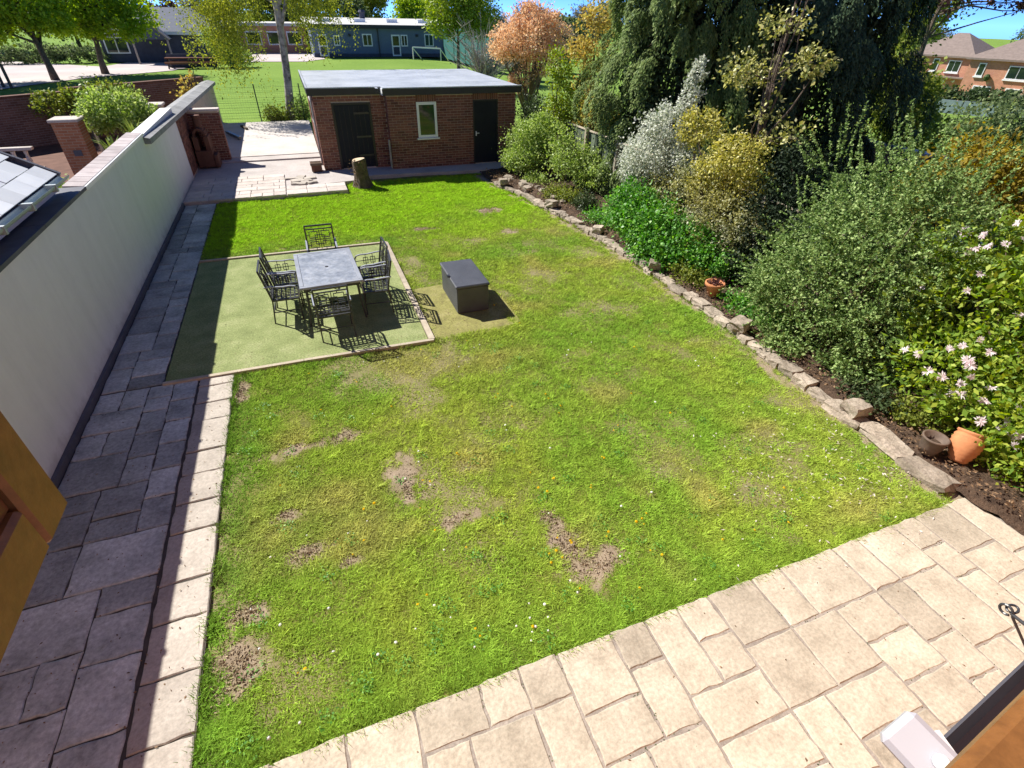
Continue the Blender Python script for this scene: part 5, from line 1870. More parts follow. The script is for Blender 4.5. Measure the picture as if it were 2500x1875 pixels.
MB().lathe((6.62, 6.78, .14), [(.10, 0), (.15, .18), (.18, .2), (.18, .25), (.15, .25), (.13, .18), (.02, .17)], 18).build('body', 'terracotta', rp, smooth=True)
n = 120
P = np.stack([6.62 + RNG.normal(0, .07, n), 6.78 + RNG.normal(0, .07, n), .38 + RNG.normal(0, .03, n)], 1)
leaves('foliage', 'leaf_plum', rp, P, rdir(n) + np.array([0, 0, .6]), rdir(n), .06, .03)

# ---- wooden fence behind the border
fc = thing('board_fence', 'weathered green board fence behind the border plants', 'fence', (8.1, 13, 0))
y = 2.0
i = 0
while y < 18.2:
    w = .145 + random.uniform(-.01, .01)
    x = 8.09 + (.012 if i % 2 else 0)
    MB().box(x, x + .02, y, y + w - .004, .05, 1.52 + random.uniform(-.015, .015)).build('board', 'fence_green', fc)
    y += w
    i += 1
for y in np.arange(2.0, 18.2, 1.83):
    MB().box(7.98, 8.08, y, y + .09, 0, 1.62).build('post', 'timber', fc)
MB().bar((8.1, 2, 1.55), (8.1, 18.2, 1.55), .07, .03).build('top_rail', 'timber', fc)

# ================================================================== PLANTS
def sprays(name, mat, parent, lobes, ns, length, nl, L, W, up=0.5, droop=0.25, lower=-0.3):
    """Arching shoots reaching out of the lobes, with small leaves in pairs all along them."""
    lobes = np.array(lobes, float)
    ar = lobes[:, 3] * lobes[:, 5]
    idx = RNG.choice(len(lobes), ns, p=ar / ar.sum())
    d = rdir(ns)
    d[:, 2] = np.maximum(d[:, 2], lower)
    d = unit(d)
    S = lobes[idx, :3] + d * lobes[idx, 3:] * RNG.uniform(.6, .98, (ns, 1))
    D = unit(d + np.array([0, 0, up]) + RNG.normal(size=(ns, 3)) * .35)
    ln = length * RNG.uniform(.5, 1.4, ns)
    k = np.repeat(np.arange(ns), nl)
    s = RNG.random(len(k)) * 1.0
    P = S[k] + D[k] * (s * ln[k])[:, None] + np.array([0, 0, -1.0]) * (droop * (s * ln[k]) ** 2)[:, None]
    side = rdir(len(k))
    T = unit(side + D[k] * .6 + np.array([0, 0, .15]))
    N = unit(np.array([[0, 0, 1.0]]) + rdir(len(k)) * .7)
    sz = RNG.uniform(.7, 1.3, len(k)) * (1 - .35 * s)
    leaves(name, mat, parent, P, T, N, L * sz, W * sz)


def conifer(name, label, base, h, r, ns, nl, mat, low=.02):
    """Cypress with hanging sprays: each spray a drooping tongue of many small scales."""
    t = thing(name, label, 'tree', base)
    b = Vector(base)
    MB().tube([b, b + Vector((0, 0, h * .5)), b + Vector((0, 0, h))], [.28, .18, .03], 8).build('trunk', 'bark', t)
    zz = RNG.random(ns) ** .85
    z = low * h + zz * h * (1 - low)
    rr = r * (1 - zz ** 2.2) ** .8 * (.66 + .44 * RNG.random(ns)) * (1 + .12 * np.sin(zz * 25 + RNG.random(ns)))
    rr = np.maximum(rr, .1)
    th = RNG.uniform(0, 2 * math.pi, ns)
    # bunch the sprays on boughs, so that the tree shows light tongues with dark gaps between them
    bough = np.round(zz * 16) * 1.7
    th = th + .45 * np.sin(th * 7 + bough)
    S = np.stack([b.x + rr * np.cos(th), b.y + rr * np.sin(th), b.z + z + .25 * np.cos(th * 7 + bough)], 1)
    O = np.stack([np.cos(th), np.sin(th), np.zeros(ns)], 1)
    ln = RNG.uniform(.8, 1.5, ns) * (.7 + .4 * (1 - zz))
    wd = RNG.uniform(.20, .36, ns)
    k = np.repeat(np.arange(ns), nl)
    s = RNG.random(len(k)) ** .85
    st = RNG.integers(0, 9, len(k))                    # nine strands to a bough, each with its own length
    sl_ = RNG.uniform(.55, 1.0, (ns, 9))[k, st]
    u = (st - 4) / 4 + RNG.normal(size=len(k)) * .07
    s = s * sl_
    tang = np.stack([-O[k][:, 1], O[k][:, 0], np.zeros(len(k))], 1)
    hump = np.sin(np.clip(s * 2.4, 0, 1.57))
    P = (S[k] + O[k] * ((.50 * hump - .18 * s - .10 * u * u) * ln[k])[:, None] + np.array([0, 0, -1.0]) * (ln[k] * (s ** 1.7) + .16 * u * u)[:, None]
         + tang * (u * wd[k] * (.55 + .45 * hump) * (1 - .45 * s))[:, None] + RNG.normal(size=(len(k), 3)) * .022)
    T = unit(np.array([[0, 0, -.75]]) + O[k] * .5 + rdir(len(k)) * .45)
    N = unit(O[k] * .7 + np.array([0, 0, .9]) + tang * u[:, None] * .3 + rdir(len(k)) * .3)
    leaves('crown', mat, t, P, T, N, RNG.uniform(.06, .12, len(k)), RNG.uniform(.025, .045, len(k)), .1)
    # inner boughs
    m = MB()
    for i in range(60):
        q = random.random()
        a = random.uniform(0, 6.28)
        R_ = r * (1 - q ** 2.2) ** .8 * .8
        p0 = b + Vector((0, 0, h * (low + .9 * q)))
        m.tube([p0, p0 + Vector((math.cos(a) * R_ * .6, math.sin(a) * R_ * .6, .15)), p0 + Vector((math.cos(a) * R_, math.sin(a) * R_, -.1))], [.05, .03, .008], 4, cap=False)
    m.build('bough', 'bark', t)
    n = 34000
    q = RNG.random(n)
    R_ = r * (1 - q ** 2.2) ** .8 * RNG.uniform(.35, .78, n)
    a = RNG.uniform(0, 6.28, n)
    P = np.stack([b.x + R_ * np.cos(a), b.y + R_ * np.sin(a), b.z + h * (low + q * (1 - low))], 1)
    leaves('inner_foliage', 'leaf_conifer_shade', t, P, rdir(n) + np.array([0, 0, -.9]), rdir(n), .17, .075)  # inner leaves take the shaded colour, painting the gaps dark
    return t


cA = conifer('weeping_cypress', 'tall weeping cypress with hanging sunlit sprays behind the board fence', (10.7, 14.2, 0), 10, 2.5, 430, 620, 'leaf_conifer')
cB = conifer('weeping_cypress', 'dark shaded cypress standing behind the sunlit one, next to the red houses', (13.3, 12.4, -.1), 10.5, 2.6, 380, 520, 'leaf_conifer_shade')  # its leaf colour holds the painted shade of the first cypress

# big grey-green cotoneaster
CL = [(7.45, 5.0, 1.15, 1.15, 1.35, .95), (8.0, 4.7, 1.7, 1.15, 1.15, .95), (7.1, 5.5, .8, .75, .95, .6), (6.85, 4.7, .45, .4, .8, .32), (8.3, 5.6, 1.8, .9, 1.0, .8), (7.5, 4.2, .75, .8, .65, .6), (8.5, 4.8, 1.7, .75, .8, .7)]
ct = thing('cotoneaster_bush', 'large grey-green small-leaved bush with arching shoots in the border', 'bush', (7.6, 4.9, .12))
m = MB()
for i in range(26):
    lb = CL[i % len(CL)]
    e_ = Vector(lb[:3]) + Vector((random.uniform(-1, 1) * lb[3], random.uniform(-1, 1) * lb[4], random.uniform(-.3, .9) * lb[5])) * .8
    b0 = Vector((7.6 + random.uniform(-.2, .2), 4.9 + random.uniform(-.2, .2), .12))
    m.tube([b0, b0.lerp(e_, .5) + Vector((0, 0, .2)), e_], [.03, .018, .005], 5, cap=False)
m.build('stem', 'twig', ct)
bush_leaves('inner_foliage', 'leaf_coton', ct, [(a, b, c, d * .92, e__ * .92, f__ * .92) for a, b, c, d, e__, f__ in CL], 20000, .05, .033, clump=.12, shell=.5, floor=.15)
sprays('shoots', 'leaf_coton', ct, CL, 1150, .46, 46, .052, .034, up=.35, droop=.4)
sprays('tall_shoots', 'leaf_coton', ct, [(8.4, 6.0, 2.2, .9, .9, .5), (8.6, 5.2, 2.3, .9, .8, .5), (7.7, 6.0, 1.7, .6, .7, .5), (9.2, 4.6, 2.0, .6, .7, .4)], 85, .85, 70, .052, .034, up=1.1, droop=.15, lower=.2)

bg_ = shrub('bright_green_shrub', 'bright fresh green leafy shrub spilling over the stone edging', 'shrub', (7.0, 9.1, .12),
            [(6.8, 9.3, .6, .62, .85, .55), (7.05, 8.3, .48, .65, .75, .45), (6.75, 10.0, .8, .48, .6, .55), (6.62, 8.7, .32, .42, .8, .32), (7.3, 7.6, .4, .55, .5, .4)], 17000, 'leaf_bright', .07, .048, clump=.16, shell=.4, floor=.08)
wv = shrub('white_variegated_shrub', 'tall shrub with silvery white variegated leaves before the cypress', 'shrub', (7.6, 10.6, .12),
           [(7.4, 10.6, 1.7, .62, .68, .5), (7.65, 10.5, 2.35, .5, .5, .42), (7.35, 10.9, 1.4, .42, .45, .32), (7.95, 10.3, 2.9, .22, .22, .3), (8.0, 10.2, 3.4, .14, .14, .25), (7.85, 9.9, 1.75, .4, .4, .4)], 15000, 'leaf_white', .055, .036, clump=.15, shell=.4)
mv = shrub('mottled_shrub', 'cream and brown mottled shrub between the white and the bright green shrubs', 'shrub', (7.6, 9.0, .12),
           [(7.5, 9.9, .95, .6, .7, .65), (7.65, 9.0, 1.15, .7, .8, .75), (7.7, 8.1, .9, .7, .7, .65), (7.9, 7.4, .8, .6, .6, .6)], 20000, 'leaf_mottled', .05, .034, clump=.15, shell=.45, floor=.1)
gv = shrub('golden_shrub', 'shrub with golden yellow variegated leaves above the mottled shrub', 'shrub', (8.0, 8.7, .12),
           [(7.95, 8.5, 2.05, .5, .55, .45), (7.8, 8.9, 1.65, .42, .45, .4), (7.9, 9.7, 2.45, .4, .42, .38), (8.1, 8.1, 1.6, .4, .4, .4)], 10000, 'leaf_gold', .055, .038, clump=.17, shell=.4)
hv = tree('variegated_holly', 'cream and dark green holly reaching up in front of the cypress', (8.3, 8.4, .12), (8.6, 8.8, 4.6),
          [(8.45, 9.1, 3.55, .55, .5, .22), (8.75, 8.9, 4.3, .5, .45, .2), (8.3, 8.4, 2.95, .35, .35, .22), (8.9, 8.5, 4.9, .4, .4, .2), (8.6, 8.0, 3.7, .3, .3, .2), (8.5, 7.9, 2.5, .35, .35, .25)],
          2300, 'leaf_holly', .075, .05, r0=.07, clump=.3, shell=.4, cat='tree', nb=16)
dk = shrub('shade_dark_shrub', 'evergreen shrub with leaves coloured as black shade between the golden shrub and the grey-green bush', 'shrub', (8.3, 6.9, .1),
           [(8.1, 7.0, 1.0, .65, .7, .85), (8.9, 6.6, 1.3, .7, .7, .9), (7.6, 6.9, .5, .55, .5, .45), (8.3, 7.3, 1.9, .55, .5, .6), (7.75, 7.2, 1.1, .4, .4, .6)], 16000, 'leaf_yew_shade', .06, .036, clump=.16, shell=.5, floor=.05)  # fills the gap; leaf colour stands for the black shade there
lo = shrub('round_shrub', 'rounded light green shrub beside the shed door', 'shrub', (6.7, 16.0, .1),
           [(6.75, 16.3, .95, .72, .7, .62), (6.45, 15.9, .62, .5, .5, .42), (7.2, 16.2, 1.35, .5, .5, .5), (6.3, 16.3, .55, .35, .4, .35)], 15000, 'leaf_lolli', .06, .042, clump=.17, shell=.4)
ap = tree('young_fruit_tree', 'small slender leafy tree before the board fence near the shed', (7.0, 14.1, .1), (7.5, 14.5, 1.3),
          [(7.4, 14.6, 1.0, .6, .6, .5), (7.0, 14.2, .7, .45, .45, .4), (7.7, 14.1, .75, .5, .5, .5), (7.2, 14.9, 1.4, .4, .4, .4), (7.6, 13.5, .6, .4, .4, .35)], 5200, 'leaf_lolli', .065, .045, r0=.03, nb=14, clump=.24, shell=.5, cat='tree', start=.2)
sap = tree('lime_sapling', 'upright lime green sapling rising beside the shed roof', (7.6, 16.6, .1), (7.85, 16.6, 3.4),
           [(7.8, 16.5, 3.1, .38, .38, .45), (7.9, 16.6, 2.3, .35, .35, .5), (7.7, 16.5, 1.6, .4, .4, .5), (8.2, 16.6, 1.9, .4, .4, .5)], 4200, 'leaf_fresh', .07, .05, r0=.03, nb=12, clump=.26, shell=.5)
ora = tree('amber_sapling', 'thin sapling with amber and yellow young leaves beside the cypress', (9.6, 18.0, 0), (9.85, 18.1, 4.6),
           [(9.8, 18, 4.3, .5, .5, .5), (9.75, 18, 3.2, .55, .55, .6), (9.5, 18, 2.2, .5, .5, .5), (10.1, 18.2, 1.6, .5, .5, .5), (9.2, 18.2, 3.5, .4, .4, .5)], 4200, 'leaf_orange', .085, .06, r0=.035, nb=16, clump=.26, shell=.5)
hg = shrub('dark_laurel', 'dark green laurel hedge shrub behind the lime sapling and shed corner', 'shrub', (8.3, 18.6, 0),
           [(8.0, 18.8, 1.1, .6, .8, .9), (8.7, 18.4, 1.0, .6, .7, .8), (8.4, 17.4, .8, .6, .6, .7)], 8000, 'leaf_dark', .08, .05, clump=.2, shell=.5, floor=.05)
yb = shrub('yellow_green_bush', 'low yellow-green bush behind the top of the board fence', 'bush', (9.1, 15.9, 0),
           [(9.0, 15.8, 1.25, .5, .5, .45), (9.3, 15.3, 1.3, .45, .5, .5), (8.8, 16.6, 1.35, .5, .5, .5)], 6500, 'leaf_orange', .06, .042, clump=.22, shell=.5)
sm = thing('salmon_tree', 'broad tree with salmon pink young leaves behind the shed roof', 'tree', (11.1, 27, 0))
SL = [(11.0, 27, 3.4, 1.5, 1.4, 1.1), (10.0, 27, 3.1, .9, .9, .8), (12.1, 27, 3.3, 1.0, 1.0, .9), (11.2, 27, 4.2, 1.1, 1.1, .6), (10.4, 26.6, 1.7, .5, .5, .5), (11.6, 26.7, 2.4, .9, .9, .6)]
m = MB()
for i in range(34):
    lb = SL[i % len(SL)]
    e_ = Vector(lb[:3]) + Vector((random.uniform(-1, 1) * lb[3], random.uniform(-1, 1) * lb[4], random.uniform(-.3, .9) * lb[5])) * .8
    b0 = Vector((11.1 + random.uniform(-.15, .15), 27, 0))
    m.tube([b0, b0.lerp(e_, .45) + Vector((0, 0, .15)), e_], [.07, .04, .008], 5, cap=False)
m.build('trunk', 'twig', sm)
bush_leaves('crown', 'leaf_salmon', sm, SL, 15000, .10, .07, clump=.13, shell=.5)
gt_ = thing('bare_twig_tree', 'grey bare twiggy tree between the school block and the salmon tree', 'tree', (12.6, 38, 0))
m = MB()
b0 = Vector((12.4, 38, 0))
for i in range(150):
    d = Vector((random.gauss(0, .55), random.gauss(0, .5), random.uniform(.5, 1.4))).normalized()
    L_ = random.uniform(2.0, 3.9)
    s_ = b0 + Vector((random.uniform(-.5, .5), random.uniform(-.4, .4), random.uniform(.2, 1.2)))
    mid = s_ + d * L_ * .5
    e_ = s_ + d * L_ + Vector((random.gauss(0, .3), random.gauss(0, .3), -.2))
    m.tube([s_, mid, e_], [.035, .02, .008], 4, cap=False)
    for j in range(3):
        q = s_.lerp(e_, random.uniform(.4, .95))
        m.tube([q, q + Vector((random.gauss(0, .35), random.gauss(0, .35), random.uniform(.1, .5)))], [.012, .005], 3, cap=False)
m.build('branches', 'grey_twig', gt_)
tree('lime_green_tree', 'bright green tree standing at the near end of the blue school block', (13.4, 48, 0), (13.4, 48, 5),
     [(13.0, 48, 4.6, 2.0, 1.9, 1.5), (14.8, 48, 4.3, 1.7, 1.7, 1.5), (12.2, 48, 3.5, 1.3, 1.3, 1.0), (13.8, 47.6, 5.8, 1.8, 1.8, 1.2), (14.9, 47.5, 3.2, 1.0, 1.0, .8)], 16000, 'leaf_fresh', .17, .12, r0=.16, clump=.2, shell=.5)

# silver birch by the field fence
bt = thing('silver_birch', 'silver birch with pale trunk and hanging yellow-green leaves behind the concrete pad', 'tree', (-.26, 29, 0))
m = MB()
m.tube([(-.26, 29, -.05), (-.2, 29, .5), (-.05, 29, 1.62), (.06, 29, 3.0), (.14, 29, 4.63), (.3, 29.1, 6.5), (.3, 29.1, 9.5)], [.24, .2, .175, .16, .145, .11, .03], 10)
m.build('trunk', 'birch_bark', bt, smooth=True)
m = MB()
m.tube([(.1, 29, 3.6), (.45, 28.9, 4.4), (.9, 28.8, 5.6), (1.4, 28.8, 7.0)], [.09, .075, .05, .015], 7)
ends = [(-1.6, 28.7, 5.4), (-2.4, 29.2, 5.0), (-.8, 28.2, 5.8), (1.8, 28.6, 5.2), (.9, 28.0, 5.6), (-1.4, 30, 6.2), (1.2, 30, 6.4), (2.3, 29.4, 5.6), (-2.9, 28.6, 5.2)]
for e_ in ends:
    m.tube([(.18, 29, 4.4), ((e_[0] + .2) / 2, (e_[1] + 29) / 2, e_[2] + .4), e_], [.06, .035, .01], 5, cap=False)
m.build('limb', 'birch_bark', bt)
# hanging strands
ns, nl = 640, 40
hub = np.array(ends + [(.3, 29.1, 8.2), (-.6, 29.2, 7.6), (1.3, 28.8, 7.4), (-1.9, 28.9, 5.0), (-2.3, 29, 4.6), (-2.0, 28.8, 4.4), (-1.5, 29, 4.6), (-2.7, 28.9, 4.2), (-2.0, 28.8, 3.6), (1.5, 28.7, 5.5), (1.2, 28.7, 5.0), (1.9, 28.9, 5.0)])
k = RNG.choice(len(hub), ns)
S = hub[k] + RNG.normal(size=(ns, 3)) * np.array([.55, .5, .35])
ln = RNG.uniform(.6, 2.6, ns)
S_x = S[:, 0]
ln = np.where((np.abs(S_x - .1) < .5), ln * .35, ln)
kk = np.repeat(np.arange(ns), nl)
s_ = RNG.random(len(kk))
P = S[kk] + np.array([0, 0, -1.0]) * (s_ * ln[kk])[:, None] + RNG.normal(size=(len(kk), 3)) * .07
leaves('crown', 'leaf_birch', bt, P, rdir(len(kk)) + np.array([0, 0, -.7]), rdir(len(kk)), RNG.uniform(.06, .10, len(kk)), RNG.uniform(.045, .07, len(kk)))
n = 700
P = np.stack([-.2 + RNG.normal(0, .45, n), 28.9 + RNG.normal(0, .2, n), np.abs(RNG.normal(0, .4, n))], 1)
leaves('ivy', 'leaf_olive', bt, P, rdir(n), rdir(n), .1, .08)
shrub('weedy_bush', 'small weedy bush at the foot of the wire fence left of the birch', 'bush', (-.95, 28.6, 0), [(-.95, 28.6, .35, .45, .3, .35)], 1600, 'leaf_olive', .07, .05, clump=.25)
shrub('ivy_bush', 'ivy clump between the birch and the shed side', 'bush', (.35, 28.5, 0), [(.35, 28.6, .5, .35, .3, .5)], 1800, 'leaf_lolli', .07, .05, clump=.25)

# field trees
tree('lime_tree', 'round spreading tree with dark trunk on the playground grass, right of its neighbour', (-13.3, 54.7, 0), (-12.9, 54.7, 5.5),
     [(-12.6, 54.7, 4.6, 2.9, 2.6, 1.8), (-10.4, 54.7, 3.7, 2.0, 2.0, 1.2), (-15.0, 54.7, 4.2, 2.0, 2.0, 1.4), (-12.5, 54, 6.0, 2.4, 2.2, 1.5), (-11.2, 53.6, 2.9, 1.8, 1.5, .8), (-13.8, 53.8, 3.2, 1.6, 1.5, .9)], 15000, 'leaf_tree', .22, .16, r0=.24, nb=26, clump=.17, shell=.55)
tree('lime_tree', 'round spreading tree by the play posts in the corner of the school field', (-15.4, 50.4, 0), (-15.6, 50.4, 5.2),
     [(-15.8, 50.4, 4.4, 2.7, 2.5, 1.8), (-17.8, 50, 4.0, 2.2, 2.0, 1.5), (-14.2, 50.2, 3.6, 1.5, 1.6, 1.1), (-16, 50, 6.0, 2.5, 2.2, 1.6), (-18.2, 49.6, 3.0, 1.6, 1.6, 1.0)], 14000, 'leaf_tree', .22, .16, r0=.22, nb=22, clump=.17, shell=.55)
tree('dark_tree', 'dark bluish tree at the very edge of the picture beside the playground', (-20.5, 47, 0), (-20.5, 47, 6),
     [(-20.2, 47, 4.6, 2.3, 2.2, 2.2), (-21, 46.5, 2.6, 2.0, 2.0, 1.5), (-20.5, 47, 6.8, 2, 2, 1.5)], 12000, 'leaf_far', .24, .17, r0=.25, clump=.2)
shrub('far_hedge', 'low dark hedge along the far side of the playground', 'hedge', (-21, 66, 0), [(-16.5 - 1.6 * i, 66.5 - .4 * i, .7, 1.2, .9, .7) for i in range(8)], 7000, 'leaf_far', .2, .14, clump=.22)
shrub('field_shrub', 'leafy shrub with pale stems beside the picnic hut', 'shrub', (-4.6, 60, 0),
      [(-4.6, 60, 1.2, 1.2, 1.0, 1.0), (-4.0, 60, .7, 1.3, 1.0, .7), (-5.4, 60.2, 2.2, 1.0, 1.0, .8)], 7000, 'leaf_lolli', .14, .1, clump=.2)
# far trees behind the school, one by one
FAR = []
r9 = random.Random(21)
specs = [(-44, 84, 8, 4.2, 'leaf_tree'), (-36, 88, 9, 4.5, 'leaf_far'), (-30, 84, 8, 4, 'leaf_tree'), (-24, 92, 8.5, 4.2, 'leaf_far'), (-19.5, 95, 6.0, 3.4, 'leaf_far'), (-14.3, 90, 5.4, 2.6, 'leaf_plum'), (-10.5, 96, 7.2, 3.6, 'leaf_far_grey'), (-6.5, 92, 6.2, 3.2, 'leaf_far'),
         (-2.5, 100, 9, 4.2, 'leaf_birch'), (2, 98, 8.0, 3.6, 'leaf_far'), (6, 104, 8.6, 4.0, 'leaf_birch'), (10.5, 100, 8, 3.8, 'leaf_far'), (15, 106, 9, 4.2, 'leaf_birch'), (19.5, 98, 8.4, 3.8, 'leaf_tree'), (24, 102, 8.2, 4, 'leaf_far'),
         (28, 92, 7.2, 3.6, 'leaf_far_grey'), (32.5, 96, 5.8, 3.6, 'leaf_far_grey'), (37, 92, 5.6, 3.6, 'leaf_far_grey'), (41.5, 96, 5.6, 3.8, 'leaf_far_grey'), (46, 90, 6.0, 4.0, 'leaf_far_grey'), (52, 92, 7.5, 4.2, 'leaf_far'), (60, 92, 8, 4.5, 'leaf_far'), (128, 70, 4.2, 5.0, 'leaf_far'), (138, 62, 3.6, 5.0, 'leaf_far_grey'), (150, 52, 3.8, 6.0, 'leaf_far'), (118, 84, 4.6, 5.5, 'leaf_far_grey'), (22, 60, 3.6, 2.4, 'leaf_far_grey'), (26, 56, 3.8, 2.6, 'leaf_far_grey'), (30, 62, 4.2, 2.8, 'leaf_far'), (19, 50, 3.0, 1.8, 'leaf_far_grey')]
W_ = ['first', 'second', 'third', 'fourth', 'fifth', 'sixth', 'seventh', 'eighth', 'ninth', 'tenth', 'eleventh', 'twelfth', 'thirteenth', 'fourteenth', 'fifteenth', 'sixteenth', 'seventeenth', 'eighteenth', 'nineteenth', 'twentieth', 'twenty-first', 'twenty-second', 'twenty-third', 'twenty-fourth', 'twenty-fifth', 'twenty-sixth', 'twenty-seventh', 'twenty-eighth', 'twenty-ninth', 'thirtieth', 'thirty-first']
KN = {'leaf_tree': 'fresh green', 'leaf_far': 'dull green', 'leaf_plum': 'dark plum red', 'leaf_far_grey': 'grey-brown twiggy', 'leaf_birch': 'yellow-green'}
order = sorted(range(len(specs)), key=lambda i: specs[i][0] / specs[i][1])
rank = {i: j for j, i in enumerate(order)}
for i, (x, y, h, r, mt) in enumerate(specs):
    lob = []
    for j in range(6):
        a = r9.uniform(0, 6.28)
        q = r9.uniform(.1, .6) * r
        lob.append((x + q * math.cos(a), y + q * math.sin(a), h * r9.uniform(.38, .8), r * r9.uniform(.4, .65), r * r9.uniform(.4, .65), h * r9.uniform(.14, .24)))
    lob.append((x, y, h * .3, r * .7, r * .7, h * .2))
    lab = '%s tree, %s of the distant trees counted from the playground side' % (KN[mt], W_[rank[i]])
    tree('distant_tree', lab, (x, y, 0), (x, y, h * .8), lob, 5200, mt, .36 if 'grey' not in mt else .34, .26 if 'grey' not in mt else .12, r0=.2, nb=18, group='distant trees beyond the field', clump=.2, shell=.6, cat='tree')

# neighbour's garden on the left
shrub('green_shrub', 'dense bright green shrub above the brick walls of the neighbouring garden', 'shrub', (-5.0, 20.6, 0),
      [(-5.1, 20.4, 1.75, .85, .7, .5), (-4.5, 20.7, 1.35, .6, .6, .5), (-5.6, 20.5, 1.5, .5, .5, .4), (-4.3, 20.5, .9, .45, .45, .5)], 8500, 'leaf_lolli', .09, .065, clump=.18, shell=.4)
shrub('wall_climber', 'straggling climber hanging over the old brick wall of the neighbouring garden', 'climber', (-7.6, 26.0, 0),
      [(-7.6, 25.9, 1.45, .5, .35, .35), (-6.6, 26.7, 1.6, .8, .4, .3), (-8.3, 25.3, 1.3, .45, .3, .45), (-7.2, 26.0, 1.0, .35, .3, .5)], 3800, 'leaf_olive', .1, .07, clump=.25)
for (x, y, h, n_, lab) in ((-4.75, 17.6, 1.75, 46, 'spiky yellow-green flax plant beside the orange brick pillar'), (-4.45, 18.9, 1.95, 46, 'spiky flax plant under the dense green shrub')):
    t = thing('flax_plant', lab, 'plant', (x, y, .6), group='flax plants')
    k = n_
    a = RNG.uniform(0, 6.28, k)
    O = np.stack([np.cos(a), np.sin(a), np.zeros(k)], 1)
    le = RNG.uniform(.5, .95, k)
    sp_ = RNG.uniform(.15, .75, k)
    P0 = np.array([[x, y, h - 1.1]]) + O * .04
    P1 = P0 + O * (sp_ * le * .45)[:, None] + np.array([0, 0, 1.0]) * (le * .75)[:, None]
    P2 = P1 + O * (sp_ * le * .45)[:, None] + np.array([0, 0, 1.0]) * (le * (.35 - .45 * sp_))[:, None]
    sd_ = np.cross(O, [0, 0, 1.0]) * .032
    V = np.stack([P0 - sd_ * .6, P0 + sd_ * .6, P1 + sd_, P1 - sd_, P2], 1).reshape(-1, 3) - np.array([x, y, .6])
    b0 = np.arange(k)[:, None] * 5
    me = bpy.data.meshes.new('foliage')
    fs_ = []
    for q in range(k):
        fs_ += [(q * 5, q * 5 + 1, q * 5 + 2, q * 5 + 3), (q * 5 + 3, q * 5 + 2, q * 5 + 4)]
    me.from_pydata([tuple(v) for v in V], [], fs_)
    link('foliage', me, 'leaf_flax', t)
    MB().box(x - .3, x + .3, y - .3, y + .3, 0, h - 1.05).build('planter', 'pink_brick', t)
shrub('yellow_climber', 'pale yellow sprigs rising above the end of the garden wall', 'climber', (-4.0, 28.0, .9),
      [(-4.0, 28.0, 1.6, .35, .35, .3), (-3.75, 28.2, 2.0, .18, .18, .35), (-4.3, 27.6, 1.4, .3, .3, .25)], 420, 'leaf_orange', .1, .07, clump=.3, shell=.6)
shrub('small_fern', 'small green plant at the foot of the orange brick pillar', 'plant', (-5.6, 14.6, 0), [(-5.3, 14.4, .95, .35, .35, .25)], 900, 'leaf_lolli', .1, .05, clump=.3)

# magnolia with star flowers at the right
ML = [(8.1, 3.9, 1.75, .5, .6, .5), (7.25, 3.0, .75, .6, .75, .5), (7.75, 3.3, 1.25, .65, .75, .6), (7.05, 2.4, .5, .45, .5, .35), (7.9, 2.5, 1.0, .7, .75, .65), (7.4, 1.7, .5, .6, .6, .45), (8.3, 3.6, 1.7, .6, .7, .6), (8.3, 2.9, 1.6, .6, .7, .6), (8.0, 1.6, .8, .7, .7, .6), (7.3, 1.0, .35, .5, .5, .35), (6.95, 1.7, .35, .32, .45, .28), (7.1, 2.0, .6, .4, .5, .4), (7.9, 1.0, .7, .6, .6, .5)]
mg = shrub('magnolia_bush', 'lime green magnolia bush with pale pink star flowers beside the pots', 'bush', (7.6, 2.6, .12), ML, 19000, 'leaf_magnolia', .085, .044, clump=.17, shell=.45, floor=.12, r0=.03, nb=22)
# one star flower, copied over the bush
V = []
F = []
for k in range(13):
    a = 2 * math.pi * k / 13 + random.uniform(-.15, .15)
    el = random.uniform(.05, .6)
    d = Vector((math.cos(a) * math.cos(el), math.sin(a) * math.cos(el), math.sin(el)))
    s_ = Vector((-math.sin(a), math.cos(a), 0))
    L_ = random.uniform(.05, .075)
    b0 = len(V)
    for p in (Vector((0, 0, 0)), d * L_ * .6 + s_ * .010, d * L_ + Vector((0, 0, -.012)), d * L_ * .6 - s_ * .010):
        V.append(tuple(p))
    F.append((b0, b0 + 1, b0 + 2, b0 + 3))
fm = bpy.data.meshes.new('flower')
fm.from_pydata(V, [], F)
fm.materials.append(MATS['petal'])
po = off(mg)
for k in range(70):
    lb = random.choice(ML[:6] + [ML[5], ML[6], ML[6], ML[5], ML[1], ML[3]])
    d = Vector((random.uniform(-1, .25), random.uniform(-.7, .9), random.uniform(-.1, 1))).normalized()
    p = Vector(lb[:3]) + Vector((d.x * lb[3], d.y * lb[4], d.z * lb[5])) * 1.08
    o = link('flower', fm, None, mg)
    o.location = p - po
    dd = (d + Vector((-.4, -.3, .3))).normalized()
    o.rotation_euler = (dd.to_track_quat('Z', 'Y') @ Euler((random.uniform(-.5, .5), random.uniform(-.5, .5), random.uniform(0, 6))).to_quaternion()).to_euler()
    o.scale = [random.uniform(.75, 1.2)] * 3

